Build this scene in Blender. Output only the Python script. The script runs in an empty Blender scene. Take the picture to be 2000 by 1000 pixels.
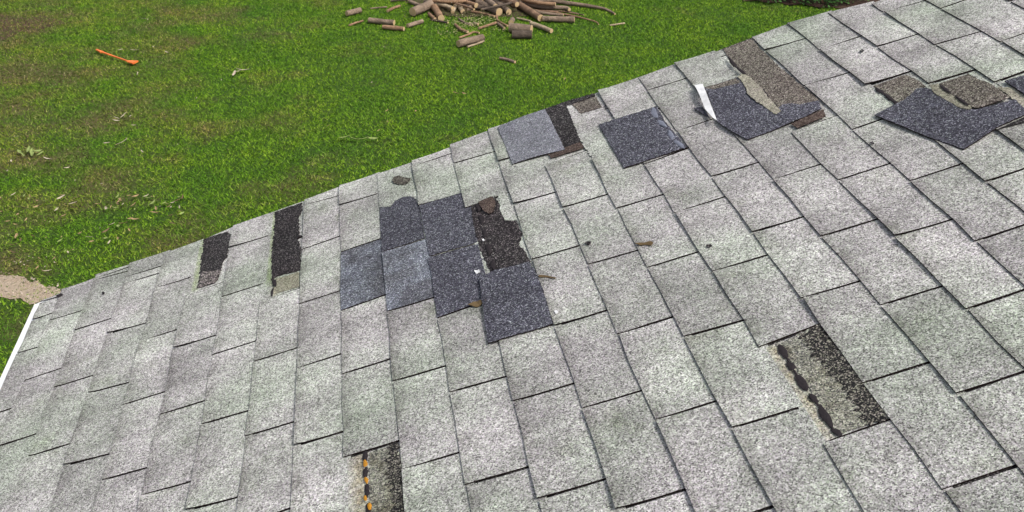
import bpy, bmesh, math, random
import numpy as np
from mathutils import Matrix, Vector

# ------------------------------------------------------------------ data (metres; roof data in roof coordinates u = up the slope, w = along the eave)
CAM_MATRIX=[[0.988649, 0.081216, -0.126404, 1.060114], [-0.149967, 0.482109, -0.863181, -1.0777], [-0.009164, 0.872339, 0.488816, 4.508808], [0.0, 0.0, 0.0, 1.0]]
LENS=37.017
PITCH=0.3216641811425549
EAVE_Z=2.7
STAINS=[(1.9313, 0.579, 1.9303, 0.3017, 0.016), (1.0397, 0.7194, 1.0347, 0.535, 0.022), (0.8006, 1.6506, 0.8017, 1.5625, 0.012)]
ALGAES=[(0.5169, 2.1323, 0.5299, 1.7757, 0.014), (0.7729, 2.1199, 0.7813, 1.6492, 0.014)]
T=0.003
E=0.127
LINES={-1: (-0.06, 0.0), 0: (0.0147, -0.00099), 1: (0.1403, -0.00463), 2: (0.2634, -0.00313), 3: (0.3878, -0.00074), 4: (0.509, -0.00168), 5: (0.638, -0.00382), 6: (0.7588, 0.00119), 7: (0.8857, -0.00151), 8: (1.0015, 0.00295), 9: (1.1307, 0.00132), 10: (1.2617, -0.00019), 11: (1.3939, 0.00068), 12: (1.527, 0.00145), 13: (1.6535, 0.00193), 14: (1.7791, 0.00298), 15: (1.9086, -0.00089), 16: (2.0356, 0.00324), 17: (2.1587, 0.00384), 18: (2.2869, -0.00066), 19: (2.4039, 0.00894), 20: (2.5303, 0.00695), 21: (2.6577, 0.00511), 22: (2.78, 0.003), 23: (2.9041, 0.00087), 24: (3.05, 0.0), 25: (3.1724, 0.0), 26: (3.3024, 0.0), 27: (3.4284, 0.0), 28: (3.5555, 0.0), 29: (3.6828, 0.0), 30: (3.808, 0.0), 31: (3.9368, 0.0), 32: (4.0631, 0.0), 33: (4.1943, 0.0)}
TABS=[
(-1, -3, 2.1071, 2.1193, 2.098, 2.0982),
(-1, -2, 2.0914, 2.0916, 1.9883, 1.9933),
(-1, -2, 1.9817, 1.9867, 1.8, 1.7912),
(-1, -1, 1.7934, 1.7846, 1.485, 1.485),
(-1, 0, 1.4784, 1.4784, 1.1781, 1.1794),
(0, -3, 2.1259, 2.1328, 1.9382, 1.9273),
(0, -2, 1.9316, 1.9207, 1.6107, 1.6075),
(0, -1, 1.6041, 1.6009, 1.304, 1.304),
(0, 0, 1.2974, 1.2974, 1.0018, 0.9999),
(0, 1, 0.9952, 0.9933, 0.7056, 0.704),
(1, -4, 2.1466, 2.1316, 2.1203, 2.1196),
(1, -3, 2.1137, 2.113, 2.1133, 2.0862),
(1, -3, 2.1067, 2.0796, 1.8063, 1.7987),
(1, -2, 1.7997, 1.7921, 1.5059, 1.4962),
(1, -1, 1.4993, 1.4896, 1.2042, 1.1941),
(1, 0, 1.1976, 1.1875, 0.8835, 0.8873),
(2, -100, 2.1319, 2.1272, 2.0451, 2.0305),
(2, -4, 2.0385, 2.0239, 1.9993, 1.9837),
(2, -3, 1.9927, 1.9771, 1.7036, 1.6841),
(2, -2, 1.697, 1.6775, 1.4059, 1.3832),
(2, -1, 1.3993, 1.3766, 1.1013, 1.0816),
(2, 0, 1.0947, 1.075, 0.7825, 0.7801),
(3, -4, 2.1111, 2.1138, 1.8795, 1.8737),
(3, -3, 1.8729, 1.8671, 1.5829, 1.5753),
(3, -2, 1.5763, 1.5687, 1.2813, 1.2703),
(3, -1, 1.2747, 1.2637, 0.983, 0.9675),
(3, 0, 0.9764, 0.9609, 0.6652, 0.6664),
(4, -3, 1.7552, 1.7552, 1.4695, 1.4621),
(4, -2, 1.4629, 1.4555, 1.1698, 1.1597),
(4, -1, 1.1632, 1.1531, 0.8666, 0.8526),
(4, 0, 0.86, 0.846, 0.55, 0.5462),
(5, -5, 2.1218, 2.1162, 1.9697, 1.9551),
(5, -4, 1.9631, 1.9485, 1.6642, 1.6556),
(5, -3, 1.6576, 1.649, 1.3612, 1.3528),
(5, -2, 1.3546, 1.3462, 1.0585, 1.0448),
(5, -1, 1.0519, 1.0382, 0.7518, 0.7366),
(5, 0, 0.7452, 0.73, 0.4374, 0.4363),
(6, -3, 1.545, 1.5447, 1.2507, 1.2424),
(6, -2, 1.2441, 1.2358, 0.9429, 0.9321),
(6, -1, 0.9363, 0.9255, 0.6415, 0.6412),
(6, 0, 0.6349, 0.6346, 0.334, 0.3365),
(7, -6, 2.1096, 2.1158, 2.0715, 2.049),
(7, -5, 2.0649, 2.0424, 1.7698, 1.7698),
(7, -4, 1.7632, 1.7632, 1.456, 1.4471),
(7, -3, 1.4494, 1.4405, 1.1455, 1.1393),
(7, -2, 1.1389, 1.1327, 0.8383, 0.8283),
(7, -1, 0.8317, 0.8217, 0.5368, 0.5378),
(8, -6, 2.1066, 2.1097, 1.9714, 1.9579),
(8, -5, 1.9648, 1.9513, 1.6633, 1.6567),
(8, -4, 1.6567, 1.6501, 1.3384, 1.34),
(8, -3, 1.3318, 1.3334, 1.0478, 1.039),
(8, -2, 1.0412, 1.0324, 0.7353, 0.7263),
(9, -4, 1.5607, 1.5506, 1.2488, 1.2369),
(9, -3, 1.2422, 1.2303, 0.9417, 0.9286),
(9, -2, 0.9351, 0.922, 0.6276, 0.6188),
(9, -1, 0.621, 0.6122, 0.3276, 0.3294),
(10, -7, 2.0853, 2.095, 2.0508, 2.0462),
(10, -6, 2.0442, 2.0396, 1.7641, 1.7473),
(10, -4, 1.4395, 1.4173, 1.1332, 1.1332),
(10, -3, 1.1266, 1.1266, 0.8239, 0.8072),
(10, -2, 0.8173, 0.8006, 0.5143, 0.5019),
(10, -1, 0.5077, 0.4953, 0.2136, 0.2134),
(11, -7, 2.1049, 2.1096, 1.96, 1.9401),
(11, -6, 1.9534, 1.9335, 1.6418, 1.6418),
(11, -3, 1.0214, 1.021, 0.7116, 0.7014),
(11, -2, 0.705, 0.6948, 0.4041, 0.3974),
(11, -1, 0.3975, 0.3908, 0.1005, 0.1019),
(12, -7, 2.1108, 2.1069, 1.8532, 1.8532),
(12, -6, 1.8466, 1.8466, 1.5562, 1.54),
(12, -5, 1.5496, 1.5334, 1.2361, 1.2226),
(12, -4, 1.2295, 1.216, 0.9211, 0.9114),
(12, -3, 0.9145, 0.9048, 0.611, 0.6014),
(12, -2, 0.6044, 0.5948, 0.3087, 0.3026),
(12, -1, 0.3021, 0.296, 0.0057, 0.0024),
(13, -6, 1.7159, 1.7134, 1.4325, 1.423),
(13, -5, 1.4259, 1.4164, 1.1202, 1.1046),
(13, -4, 1.1136, 1.098, 0.8072, 0.7996),
(13, -3, 0.8006, 0.793, 0.5001, 0.4937),
(13, -2, 0.4935, 0.4871, 0.196, 0.196),
(13, -1, 0.1894, 0.1894, -0.1128, -0.1128),
(14, -6, 1.6417, 1.6417, 1.3284, 1.3162),
(14, -5, 1.3218, 1.3096, 1.0146, 1.0041),
(14, -4, 1.008, 0.9975, 0.7146, 0.7008),
(14, -3, 0.708, 0.6942, 0.4042, 0.3979),
(14, -2, 0.3976, 0.3913, 0.1008, 0.1006),
(14, -1, 0.0942, 0.094, -0.1997, -0.2001),
(15, -8, 2.0799, 2.0772, 1.813, 1.8096),
(15, -7, 1.8064, 1.803, 1.5019, 1.509),
(15, -6, 1.4953, 1.5024, 1.2042, 1.1963),
(15, -5, 1.1976, 1.1897, 0.9041, 0.8934),
(15, -4, 0.8975, 0.8868, 0.5972, 0.6036),
(15, -2, 0.286, 0.286, -0.014, -0.0125),
(16, -9, 2.0688, 2.0749, 1.9553, 1.9411),
(16, -8, 1.9487, 1.9345, 1.6203, 1.6192),
(16, -7, 1.6137, 1.6126, 1.3081, 1.2971),
(16, -6, 1.3015, 1.2905, 0.9964, 0.9881),
(16, -5, 0.9898, 0.9815, 0.6971, 0.6885),
(16, -4, 0.6905, 0.6819, 0.397, 0.3915),
(16, -3, 0.3904, 0.3849, 0.1031, 0.1012),
(16, -2, 0.0965, 0.0946, -0.2171, -0.218),
(17, -9, 2.0698, 2.0618, 1.8043, 1.8021),
(17, -8, 1.7977, 1.7955, 1.4949, 1.4953),
(17, -7, 1.4883, 1.4887, 1.1864, 1.1807),
(17, -6, 1.1798, 1.1741, 0.884, 0.8756),
(17, -5, 0.8774, 0.869, 0.589, 0.581),
(17, -4, 0.5824, 0.5744, 0.2885, 0.2885),
(17, -3, 0.2819, 0.2819, -0.0213, -0.0215),
(18, -7, 1.3785, 1.3785, 1.0794, 1.0723),
(18, -6, 1.0728, 1.0657, 0.7839, 0.7774),
(18, -5, 0.7773, 0.7708, 0.488, 0.488),
(18, -4, 0.4814, 0.4814, 0.1638, 0.1657),
(19, -10, 2.0464, 2.0517, 1.9204, 1.9022),
(19, -9, 1.9138, 1.8956, 1.605, 1.5875),
(19, -8, 1.5984, 1.5809, 1.2807, 1.2807),
(19, -7, 1.2741, 1.2741, 0.9671, 0.9632),
(19, -6, 0.9605, 0.9566, 0.6739, 0.6739),
(19, -5, 0.6673, 0.6673, 0.3704, 0.378),
(20, -10, 2.0481, 2.029, 1.787, 1.7792),
(20, -9, 1.7804, 1.7726, 1.4751, 1.4682),
(20, -7, 1.1646, 1.1625, 0.8584, 0.8584),
(20, -6, 0.8518, 0.8518, 0.5638, 0.5607),
(21, -10, 2.0177, 1.9801, 1.6699, 1.6593),
(21, -9, 1.6633, 1.6527, 1.3651, 1.3502),
(21, -7, 1.0593, 1.0546, 0.7602, 0.7589),
(22, -11, 1.9569, 1.9706, 1.8748, 1.8504),
(22, -10, 1.8682, 1.8438, 1.5568, 1.5367),
(22, -9, 1.5502, 1.5301, 1.2523, 1.2523),
(23, -11, 1.9639, 1.9674, 1.7562, 1.7562),
(23, -10, 1.7496, 1.7496, 1.4383, 1.4383),
(23, -9, 1.4317, 1.4317, 1.1374, 1.1372),
(24, -11, 1.9332, 1.9365, 1.6407, 1.6414),
(24, -10, 1.6341, 1.6348, 1.3346, 1.3352),
(25, -11, 1.8369, 1.837, 1.5312, 1.5276)]
STUFF=[
(-1, 1, 1.1715, 1.1728, 0.8793, 0.8817),
(-1, 2, 0.8727, 0.8751, 0.5721, 0.5751),
(-1, 3, 0.5655, 0.5685, 0.269, 0.2697),
(-1, 4, 0.2624, 0.2631, -0.0311, -0.0355),
(-1, 5, -0.0377, -0.0421, -0.3411, -0.3449),
(-1, 6, -0.3477, -0.3515, -0.6466, -0.6472),
(-1, 7, -0.6532, -0.6538, -0.9505, -0.9575),
(-1, 8, -0.9571, -0.9641, -1.255, -1.2564),
(-1, 9, -1.2616, -1.263, -1.5597, -1.5619),
(-1, 10, -1.5663, -1.5685, -1.8714, -1.8716),
(-1, 11, -1.878, -1.8782, -2.165, -2.1662),
(-1, 12, -2.1716, -2.1728, -2.4731, -2.4746),
(-1, 13, -2.4797, -2.4812, -2.7787, -2.7803),
(-1, 14, -2.7853, -2.7869, -3.0898, -3.0953),
(-1, 15, -3.0964, -3.1019, -3.3884, -3.3927),
(-1, 16, -3.395, -3.3993, -3.6988, -3.6954),
(-1, 17, -3.7054, -3.702, -4.0121, -4.0089),
(-1, 18, -4.0187, -4.0155, -4.3069, -4.3035),
(-1, 19, -4.3135, -4.3101, -4.6121, -4.6077),
(-1, 20, -4.6187, -4.6143, -4.9212, -4.924),
(-1, 21, -4.9278, -4.9306, -5.2166, -5.2173),
(0, 2, 0.699, 0.6974, 0.3911, 0.3911),
(0, 3, 0.3845, 0.3845, 0.0928, 0.0946),
(0, 4, 0.0862, 0.088, -0.2156, -0.2149),
(0, 5, -0.2222, -0.2215, -0.5282, -0.5247),
(0, 6, -0.5348, -0.5313, -0.8184, -0.8194),
(0, 7, -0.825, -0.826, -1.1304, -1.1315),
(0, 8, -1.137, -1.1381, -1.433, -1.4312),
(0, 9, -1.4396, -1.4378, -1.7391, -1.7397),
(0, 10, -1.7457, -1.7463, -2.0315, -2.0315),
(0, 11, -2.0381, -2.0381, -2.3586, -2.3591),
(0, 12, -2.3652, -2.3657, -2.6572, -2.6502),
(0, 13, -2.6638, -2.6568, -2.9581, -2.9574),
(0, 14, -2.9647, -2.964, -3.2678, -3.2666),
(0, 15, -3.2744, -3.2732, -3.5619, -3.56),
(0, 16, -3.5685, -3.5666, -3.8706, -3.8726),
(0, 17, -3.8772, -3.8792, -4.1764, -4.1746),
(0, 18, -4.183, -4.1812, -4.485, -4.4867),
(0, 19, -4.4916, -4.4933, -4.7919, -4.79),
(0, 20, -4.7985, -4.7966, -5.0994, -5.0966),
(1, 1, 0.8769, 0.8807, 0.5893, 0.59),
(1, 2, 0.5827, 0.5834, 0.2816, 0.2783),
(1, 3, 0.275, 0.2717, -0.0257, -0.0275),
(1, 4, -0.0323, -0.0341, -0.3326, -0.3317),
(1, 5, -0.3392, -0.3383, -0.6315, -0.631),
(1, 6, -0.6381, -0.6376, -0.9346, -0.9325),
(1, 7, -0.9412, -0.9391, -1.2507, -1.2534),
(1, 8, -1.2573, -1.26, -1.5469, -1.5464),
(1, 9, -1.5535, -1.553, -1.8496, -1.8467),
(1, 10, -1.8562, -1.8533, -2.1605, -2.1586),
(1, 11, -2.1671, -2.1652, -2.462, -2.4643),
(1, 12, -2.4686, -2.4709, -2.7604, -2.7612),
(1, 13, -2.767, -2.7678, -3.072, -3.0746),
(1, 14, -3.0786, -3.0812, -3.3776, -3.3743),
(1, 15, -3.3842, -3.3809, -3.6847, -3.688),
(1, 16, -3.6913, -3.6946, -3.9944, -3.9953),
(1, 17, -4.001, -4.0019, -4.2914, -4.2932),
(1, 18, -4.298, -4.2998, -4.5933, -4.5961),
(1, 19, -4.5999, -4.6027, -4.9039, -4.9065),
(1, 20, -4.9105, -4.9131, -5.2096, -5.2048),
(2, 1, 0.7759, 0.7735, 0.4728, 0.4709),
(2, 2, 0.4662, 0.4643, 0.1697, 0.1693),
(2, 3, 0.1631, 0.1627, -0.1371, -0.1358),
(2, 4, -0.1437, -0.1424, -0.4485, -0.4506),
(2, 5, -0.4551, -0.4572, -0.7376, -0.7441),
(2, 6, -0.7442, -0.7507, -1.0493, -1.0512),
(2, 7, -1.0559, -1.0578, -1.3535, -1.3561),
(2, 8, -1.3601, -1.3627, -1.661, -1.6605),
(2, 9, -1.6676, -1.6671, -1.9684, -1.9681),
(2, 10, -1.975, -1.9747, -2.2756, -2.2744),
(2, 11, -2.2822, -2.281, -2.5734, -2.5765),
(2, 12, -2.58, -2.5831, -2.8853, -2.8838),
(2, 13, -2.8919, -2.8904, -3.1758, -3.1752),
(2, 14, -3.1824, -3.1818, -3.4877, -3.483),
(2, 15, -3.4943, -3.4896, -3.7953, -3.7965),
(2, 16, -3.8019, -3.8031, -4.0995, -4.0936),
(2, 17, -4.1061, -4.1002, -4.4051, -4.407),
(2, 18, -4.4117, -4.4136, -4.7114, -4.7106),
(2, 19, -4.718, -4.7172, -5.0092, -5.0102),
(3, 1, 0.6586, 0.6598, 0.3594, 0.3616),
(3, 2, 0.3528, 0.355, 0.0614, 0.0616),
(3, 3, 0.0548, 0.055, -0.2489, -0.255),
(3, 4, -0.2555, -0.2616, -0.552, -0.556),
(3, 5, -0.5586, -0.5626, -0.8538, -0.8559),
(3, 6, -0.8604, -0.8625, -1.1681, -1.1661),
(3, 7, -1.1747, -1.1727, -1.4653, -1.4598),
(3, 8, -1.4719, -1.4664, -1.7741, -1.776),
(3, 9, -1.7807, -1.7826, -2.0909, -2.0894),
(3, 10, -2.0975, -2.096, -2.3931, -2.3897),
(3, 11, -2.3997, -2.3963, -2.6968, -2.6948),
(3, 12, -2.7034, -2.7014, -2.9933, -2.9905),
(3, 13, -2.9999, -2.9971, -3.2946, -3.297),
(3, 14, -3.3012, -3.3036, -3.6111, -3.6093),
(3, 15, -3.6177, -3.6159, -3.9086, -3.9106),
(3, 16, -3.9152, -3.9172, -4.2155, -4.2153),
(3, 17, -4.2221, -4.2219, -4.5291, -4.5269),
(3, 18, -4.5357, -4.5335, -4.8322, -4.8289),
(3, 19, -4.8388, -4.8355, -5.1254, -5.1294),
(4, 1, 0.5434, 0.5396, 0.2349, 0.232),
(4, 2, 0.2283, 0.2254, -0.0549, -0.0559),
(4, 3, -0.0615, -0.0625, -0.3605, -0.3579),
(4, 4, -0.3671, -0.3645, -0.6635, -0.6639),
(4, 5, -0.6701, -0.6705, -0.9724, -0.9757),
(4, 6, -0.979, -0.9823, -1.2759, -1.2724),
(4, 7, -1.2825, -1.279, -1.5877, -1.5844),
(4, 8, -1.5943, -1.591, -1.8905, -1.8908),
(4, 9, -1.8971, -1.8974, -2.1911, -2.19),
(4, 10, -2.1977, -2.1966, -2.5115, -2.5066),
(4, 11, -2.5181, -2.5132, -2.8086, -2.8097),
(4, 12, -2.8152, -2.8163, -3.1068, -3.1096),
(4, 13, -3.1134, -3.1162, -3.4113, -3.4103),
(4, 14, -3.4179, -3.4169, -3.7186, -3.7212),
(4, 15, -3.7252, -3.7278, -4.026, -4.0255),
(4, 16, -4.0326, -4.0321, -4.3266, -4.3239),
(4, 17, -4.3332, -4.3305, -4.6295, -4.6305),
(4, 18, -4.6361, -4.6371, -4.9436, -4.9392),
(4, 19, -4.9502, -4.9458, -5.241, -5.2402),
(5, 1, 0.4308, 0.4297, 0.1408, 0.1395),
(5, 2, 0.1342, 0.1329, -0.1756, -0.1724),
(5, 3, -0.1822, -0.179, -0.4746, -0.4703),
(5, 4, -0.4812, -0.4769, -0.7723, -0.7727),
(5, 5, -0.7789, -0.7793, -1.0793, -1.0788),
(5, 6, -1.0859, -1.0854, -1.3901, -1.3926),
(5, 7, -1.3967, -1.3992, -1.6909, -1.6855),
(5, 8, -1.6975, -1.6921, -1.9967, -1.9951),
(5, 9, -2.0033, -2.0017, -2.3008, -2.303),
(5, 10, -2.3074, -2.3096, -2.6085, -2.608),
(5, 11, -2.6151, -2.6146, -2.9144, -2.9142),
(5, 12, -2.921, -2.9208, -3.2179, -3.2185),
(5, 13, -3.2245, -3.2251, -3.5267, -3.5256),
(5, 14, -3.5333, -3.5322, -3.8287, -3.8318),
(5, 15, -3.8353, -3.8384, -4.1353, -4.1307),
(5, 16, -4.1419, -4.1373, -4.4488, -4.445),
(5, 17, -4.4554, -4.4516, -4.7482, -4.7475),
(5, 18, -4.7548, -4.7541, -5.0482, -5.0482),
(6, 1, 0.3274, 0.3299, 0.0279, 0.0291),
(6, 2, 0.0213, 0.0225, -0.2756, -0.2739),
(6, 3, -0.2822, -0.2805, -0.584, -0.5886),
(6, 4, -0.5906, -0.5952, -0.8878, -0.8899),
(6, 5, -0.8944, -0.8965, -1.1936, -1.1909),
(6, 6, -1.2002, -1.1975, -1.5005, -1.4963),
(6, 7, -1.5071, -1.5029, -1.8021, -1.8022),
(6, 8, -1.8087, -1.8088, -2.1063, -2.1086),
(6, 9, -2.1129, -2.1152, -2.415, -2.4151),
(6, 10, -2.4216, -2.4217, -2.7145, -2.7118),
(6, 11, -2.7211, -2.7184, -3.0167, -3.0159),
(6, 12, -3.0233, -3.0225, -3.3219, -3.3258),
(6, 13, -3.3285, -3.3324, -3.63, -3.6269),
(6, 14, -3.6366, -3.6335, -3.9372, -3.9376),
(6, 15, -3.9438, -3.9442, -4.2365, -4.2374),
(6, 16, -4.2431, -4.244, -4.5482, -4.547),
(6, 17, -4.5548, -4.5536, -4.8531, -4.8498),
(6, 18, -4.8597, -4.8564, -5.1601, -5.1606),
(7, 0, 0.5302, 0.5312, 0.2324, 0.2312),
(7, 1, 0.2258, 0.2246, -0.0773, -0.0745),
(7, 2, -0.0839, -0.0811, -0.3721, -0.3724),
(7, 3, -0.3787, -0.379, -0.6837, -0.6824),
(7, 4, -0.6903, -0.689, -0.989, -0.9897),
(7, 5, -0.9956, -0.9963, -1.2962, -1.295),
(7, 6, -1.3028, -1.3016, -1.5988, -1.5991),
(7, 7, -1.6054, -1.6057, -1.9034, -1.8972),
(7, 8, -1.91, -1.9038, -2.2079, -2.2103),
(7, 9, -2.2145, -2.2169, -2.5154, -2.5133),
(7, 10, -2.522, -2.5199, -2.8228, -2.823),
(7, 11, -2.8294, -2.8296, -3.1278, -3.1293),
(7, 12, -3.1344, -3.1359, -3.4263, -3.4305),
(7, 13, -3.4329, -3.4371, -3.7304, -3.7319),
(7, 14, -3.737, -3.7385, -4.0541, -4.0495),
(7, 15, -4.0607, -4.0561, -4.3402, -4.3397),
(7, 16, -4.3468, -4.3463, -4.6479, -4.6457),
(7, 17, -4.6545, -4.6523, -4.9494, -4.9496),
(7, 18, -4.956, -4.9562, -5.2599, -5.2618),
(8, 0, 0.4327, 0.429, 0.1273, 0.1226),
(8, 1, 0.1207, 0.116, -0.1731, -0.1711),
(8, 2, -0.1797, -0.1777, -0.4777, -0.4776),
(8, 3, -0.4843, -0.4842, -0.7904, -0.791),
(8, 4, -0.797, -0.7976, -1.0883, -1.0913),
(8, 5, -1.0949, -1.0979, -1.4013, -1.4005),
(8, 6, -1.4079, -1.4071, -1.7007, -1.6967),
(8, 7, -1.7073, -1.7033, -2.0063, -2.0085),
(8, 8, -2.0129, -2.0151, -2.3097, -2.3146),
(8, 9, -2.3163, -2.3212, -2.609, -2.6116),
(8, 10, -2.6156, -2.6182, -2.9152, -2.9176),
(8, 11, -2.9218, -2.9242, -3.2307, -3.2309),
(8, 12, -3.2373, -3.2375, -3.5374, -3.5311),
(8, 13, -3.544, -3.5377, -3.8393, -3.8399),
(8, 14, -3.8459, -3.8465, -4.1391, -4.1401),
(8, 15, -4.1457, -4.1467, -4.4421, -4.4455),
(8, 16, -4.4487, -4.4521, -4.746, -4.7476),
(8, 17, -4.7526, -4.7542, -5.0526, -5.0489),
(9, 0, 0.321, 0.3228, 0.0155, 0.0175),
(9, 1, 0.0089, 0.0109, -0.2864, -0.2851),
(9, 2, -0.293, -0.2917, -0.5876, -0.5838),
(9, 3, -0.5942, -0.5904, -0.8851, -0.8876),
(9, 4, -0.8917, -0.8942, -1.2016, -1.1993),
(9, 5, -1.2082, -1.2059, -1.5111, -1.5084),
(9, 6, -1.5177, -1.515, -1.7982, -1.8019),
(9, 7, -1.8048, -1.8085, -2.1112, -2.108),
(9, 8, -2.1178, -2.1146, -2.4154, -2.4119),
(9, 9, -2.422, -2.4185, -2.7133, -2.7176),
(9, 10, -2.7199, -2.7242, -3.0253, -3.0245),
(9, 11, -3.0319, -3.0311, -3.3337, -3.3367),
(9, 12, -3.3403, -3.3433, -3.6357, -3.6376),
(9, 13, -3.6423, -3.6442, -3.9467, -3.9432),
(9, 14, -3.9533, -3.9498, -4.2422, -4.2429),
(9, 15, -4.2488, -4.2495, -4.5532, -4.5568),
(9, 16, -4.5598, -4.5634, -4.8557, -4.8615),
(9, 17, -4.8623, -4.8681, -5.1622, -5.1611),
(10, 0, 0.207, 0.2068, -0.0989, -0.0945),
(10, 1, -0.1055, -0.1011, -0.3942, -0.3976),
(10, 2, -0.4008, -0.4042, -0.6992, -0.6941),
(10, 3, -0.7058, -0.7007, -0.9974, -0.9967),
(10, 4, -1.004, -1.0033, -1.3125, -1.3178),
(10, 5, -1.3191, -1.3244, -1.6142, -1.6166),
(10, 6, -1.6208, -1.6232, -1.9198, -1.9183),
(10, 7, -1.9264, -1.9249, -2.2264, -2.2247),
(10, 8, -2.233, -2.2313, -2.5274, -2.5279),
(10, 9, -2.534, -2.5345, -2.8383, -2.8359),
(10, 10, -2.8449, -2.8425, -3.1405, -3.1415),
(10, 11, -3.1471, -3.1481, -3.4471, -3.4509),
(10, 12, -3.4537, -3.4575, -3.7475, -3.7527),
(10, 13, -3.7541, -3.7593, -4.0589, -4.0567),
(10, 14, -4.0655, -4.0633, -4.3672, -4.3675),
(10, 15, -4.3738, -4.3741, -4.6618, -4.6644),
(10, 16, -4.6684, -4.671, -4.968, -4.9684),
(10, 17, -4.9746, -4.975, -5.2824, -5.2787),
(11, 0, 0.0939, 0.0953, -0.1901, -0.1918),
(11, 1, -0.1967, -0.1984, -0.5056, -0.5086),
(11, 2, -0.5122, -0.5152, -0.8058, -0.8066),
(11, 3, -0.8124, -0.8132, -1.1129, -1.1137),
(11, 4, -1.1195, -1.1203, -1.4104, -1.4157),
(11, 5, -1.417, -1.4223, -1.7218, -1.7208),
(11, 6, -1.7284, -1.7274, -2.0279, -2.0265),
(11, 7, -2.0345, -2.0331, -2.3322, -2.3358),
(11, 8, -2.3388, -2.3424, -2.6513, -2.653),
(11, 9, -2.6579, -2.6596, -2.9403, -2.9412),
(11, 10, -2.9469, -2.9478, -3.2491, -3.2469),
(11, 11, -3.2557, -3.2535, -3.5538, -3.5542),
(11, 12, -3.5604, -3.5608, -3.8538, -3.8581),
(11, 13, -3.8604, -3.8647, -4.1608, -4.1605),
(11, 14, -4.1674, -4.1671, -4.4711, -4.4738),
(11, 15, -4.4777, -4.4804, -4.7748, -4.7704),
(11, 16, -4.7814, -4.777, -5.0699, -5.0671),
(12, 0, -0.0009, -0.0042, -0.3015, -0.3034),
(12, 1, -0.3081, -0.31, -0.6039, -0.5987),
(12, 2, -0.6105, -0.6053, -0.9067, -0.9064),
(12, 3, -0.9133, -0.913, -1.2172, -1.2135),
(12, 4, -1.2238, -1.2201, -1.5178, -1.5173),
(12, 5, -1.5244, -1.5239, -1.8162, -1.8161),
(12, 6, -1.8228, -1.8227, -2.1242, -2.1274),
(12, 7, -2.1308, -2.134, -2.4313, -2.4279),
(12, 8, -2.4379, -2.4345, -2.7429, -2.741),
(12, 9, -2.7495, -2.7476, -3.0417, -3.0399),
(12, 10, -3.0483, -3.0465, -3.345, -3.3472),
(12, 11, -3.3516, -3.3538, -3.6512, -3.6478),
(12, 12, -3.6578, -3.6544, -3.9565, -3.9582),
(12, 13, -3.9631, -3.9648, -4.2583, -4.2603),
(12, 14, -4.2649, -4.2669, -4.5635, -4.5652),
(12, 15, -4.5701, -4.5718, -4.8678, -4.8667),
(12, 16, -4.8744, -4.8733, -5.1812, -5.1828),
(13, 0, -0.1194, -0.1194, -0.4105, -0.4086),
(13, 1, -0.4171, -0.4152, -0.7128, -0.7154),
(13, 2, -0.7194, -0.722, -1.018, -1.0176),
(13, 3, -1.0246, -1.0242, -1.3242, -1.3271),
(13, 4, -1.3308, -1.3337, -1.6287, -1.6246),
(13, 5, -1.6353, -1.6312, -1.9456, -1.9416),
(13, 6, -1.9522, -1.9482, -2.2449, -2.248),
(13, 7, -2.2515, -2.2546, -2.5411, -2.5433),
(13, 8, -2.5477, -2.5499, -2.85, -2.8533),
(13, 9, -2.8566, -2.8599, -3.1513, -3.1536),
(13, 10, -3.1579, -3.1602, -3.4636, -3.4613),
(13, 11, -3.4702, -3.4679, -3.7795, -3.7748),
(13, 12, -3.7861, -3.7814, -4.0732, -4.0764),
(13, 13, -4.0798, -4.083, -4.3836, -4.3803),
(13, 14, -4.3902, -4.3869, -4.6868, -4.6858),
(13, 15, -4.6934, -4.6924, -4.9868, -4.9867),
(13, 16, -4.9934, -4.9933, -5.2837, -5.2904),
(14, 0, -0.2063, -0.2067, -0.5111, -0.5094),
(14, 1, -0.5177, -0.516, -0.8098, -0.8096),
(14, 2, -0.8164, -0.8162, -1.1196, -1.12),
(14, 3, -1.1262, -1.1266, -1.4163, -1.4154),
(14, 4, -1.4229, -1.422, -1.7272, -1.7263),
(14, 5, -1.7338, -1.7329, -2.0317, -2.0342),
(14, 6, -2.0383, -2.0408, -2.3279, -2.3314),
(14, 7, -2.3345, -2.338, -2.6361, -2.636),
(14, 8, -2.6427, -2.6426, -2.9467, -2.9465),
(14, 9, -2.9533, -2.9531, -3.2494, -3.2512),
(14, 10, -3.256, -3.2578, -3.5491, -3.5498),
(14, 11, -3.5557, -3.5564, -3.8633, -3.8627),
(14, 12, -3.8699, -3.8693, -4.1641, -4.1689),
(14, 13, -4.1707, -4.1755, -4.4743, -4.4733),
(14, 14, -4.4809, -4.4799, -4.779, -4.7687),
(14, 15, -4.7856, -4.7753, -5.0847, -5.0837),
(15, -1, -0.0206, -0.0191, -0.3219, -0.3202),
(15, 0, -0.3285, -0.3268, -0.6222, -0.6208),
(15, 1, -0.6288, -0.6274, -0.9302, -0.9284),
(15, 2, -0.9368, -0.935, -1.2394, -1.2346),
(15, 3, -1.246, -1.2412, -1.5407, -1.5396),
(15, 4, -1.5473, -1.5462, -1.8475, -1.8479),
(15, 5, -1.8541, -1.8545, -2.149, -2.1513),
(15, 6, -2.1556, -2.1579, -2.4638, -2.465),
(15, 7, -2.4704, -2.4716, -2.7554, -2.757),
(15, 8, -2.762, -2.7636, -3.0615, -3.0619),
(15, 9, -3.0681, -3.0685, -3.3671, -3.3685),
(15, 10, -3.3737, -3.3751, -3.6738, -3.6752),
(15, 11, -3.6804, -3.6818, -3.9805, -3.9816),
(15, 12, -3.9871, -3.9882, -4.2921, -4.2886),
(15, 13, -4.2987, -4.2952, -4.5867, -4.5878),
(15, 14, -4.5933, -4.5944, -4.8903, -4.894),
(15, 15, -4.8969, -4.9006, -5.1948, -5.1925),
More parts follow.
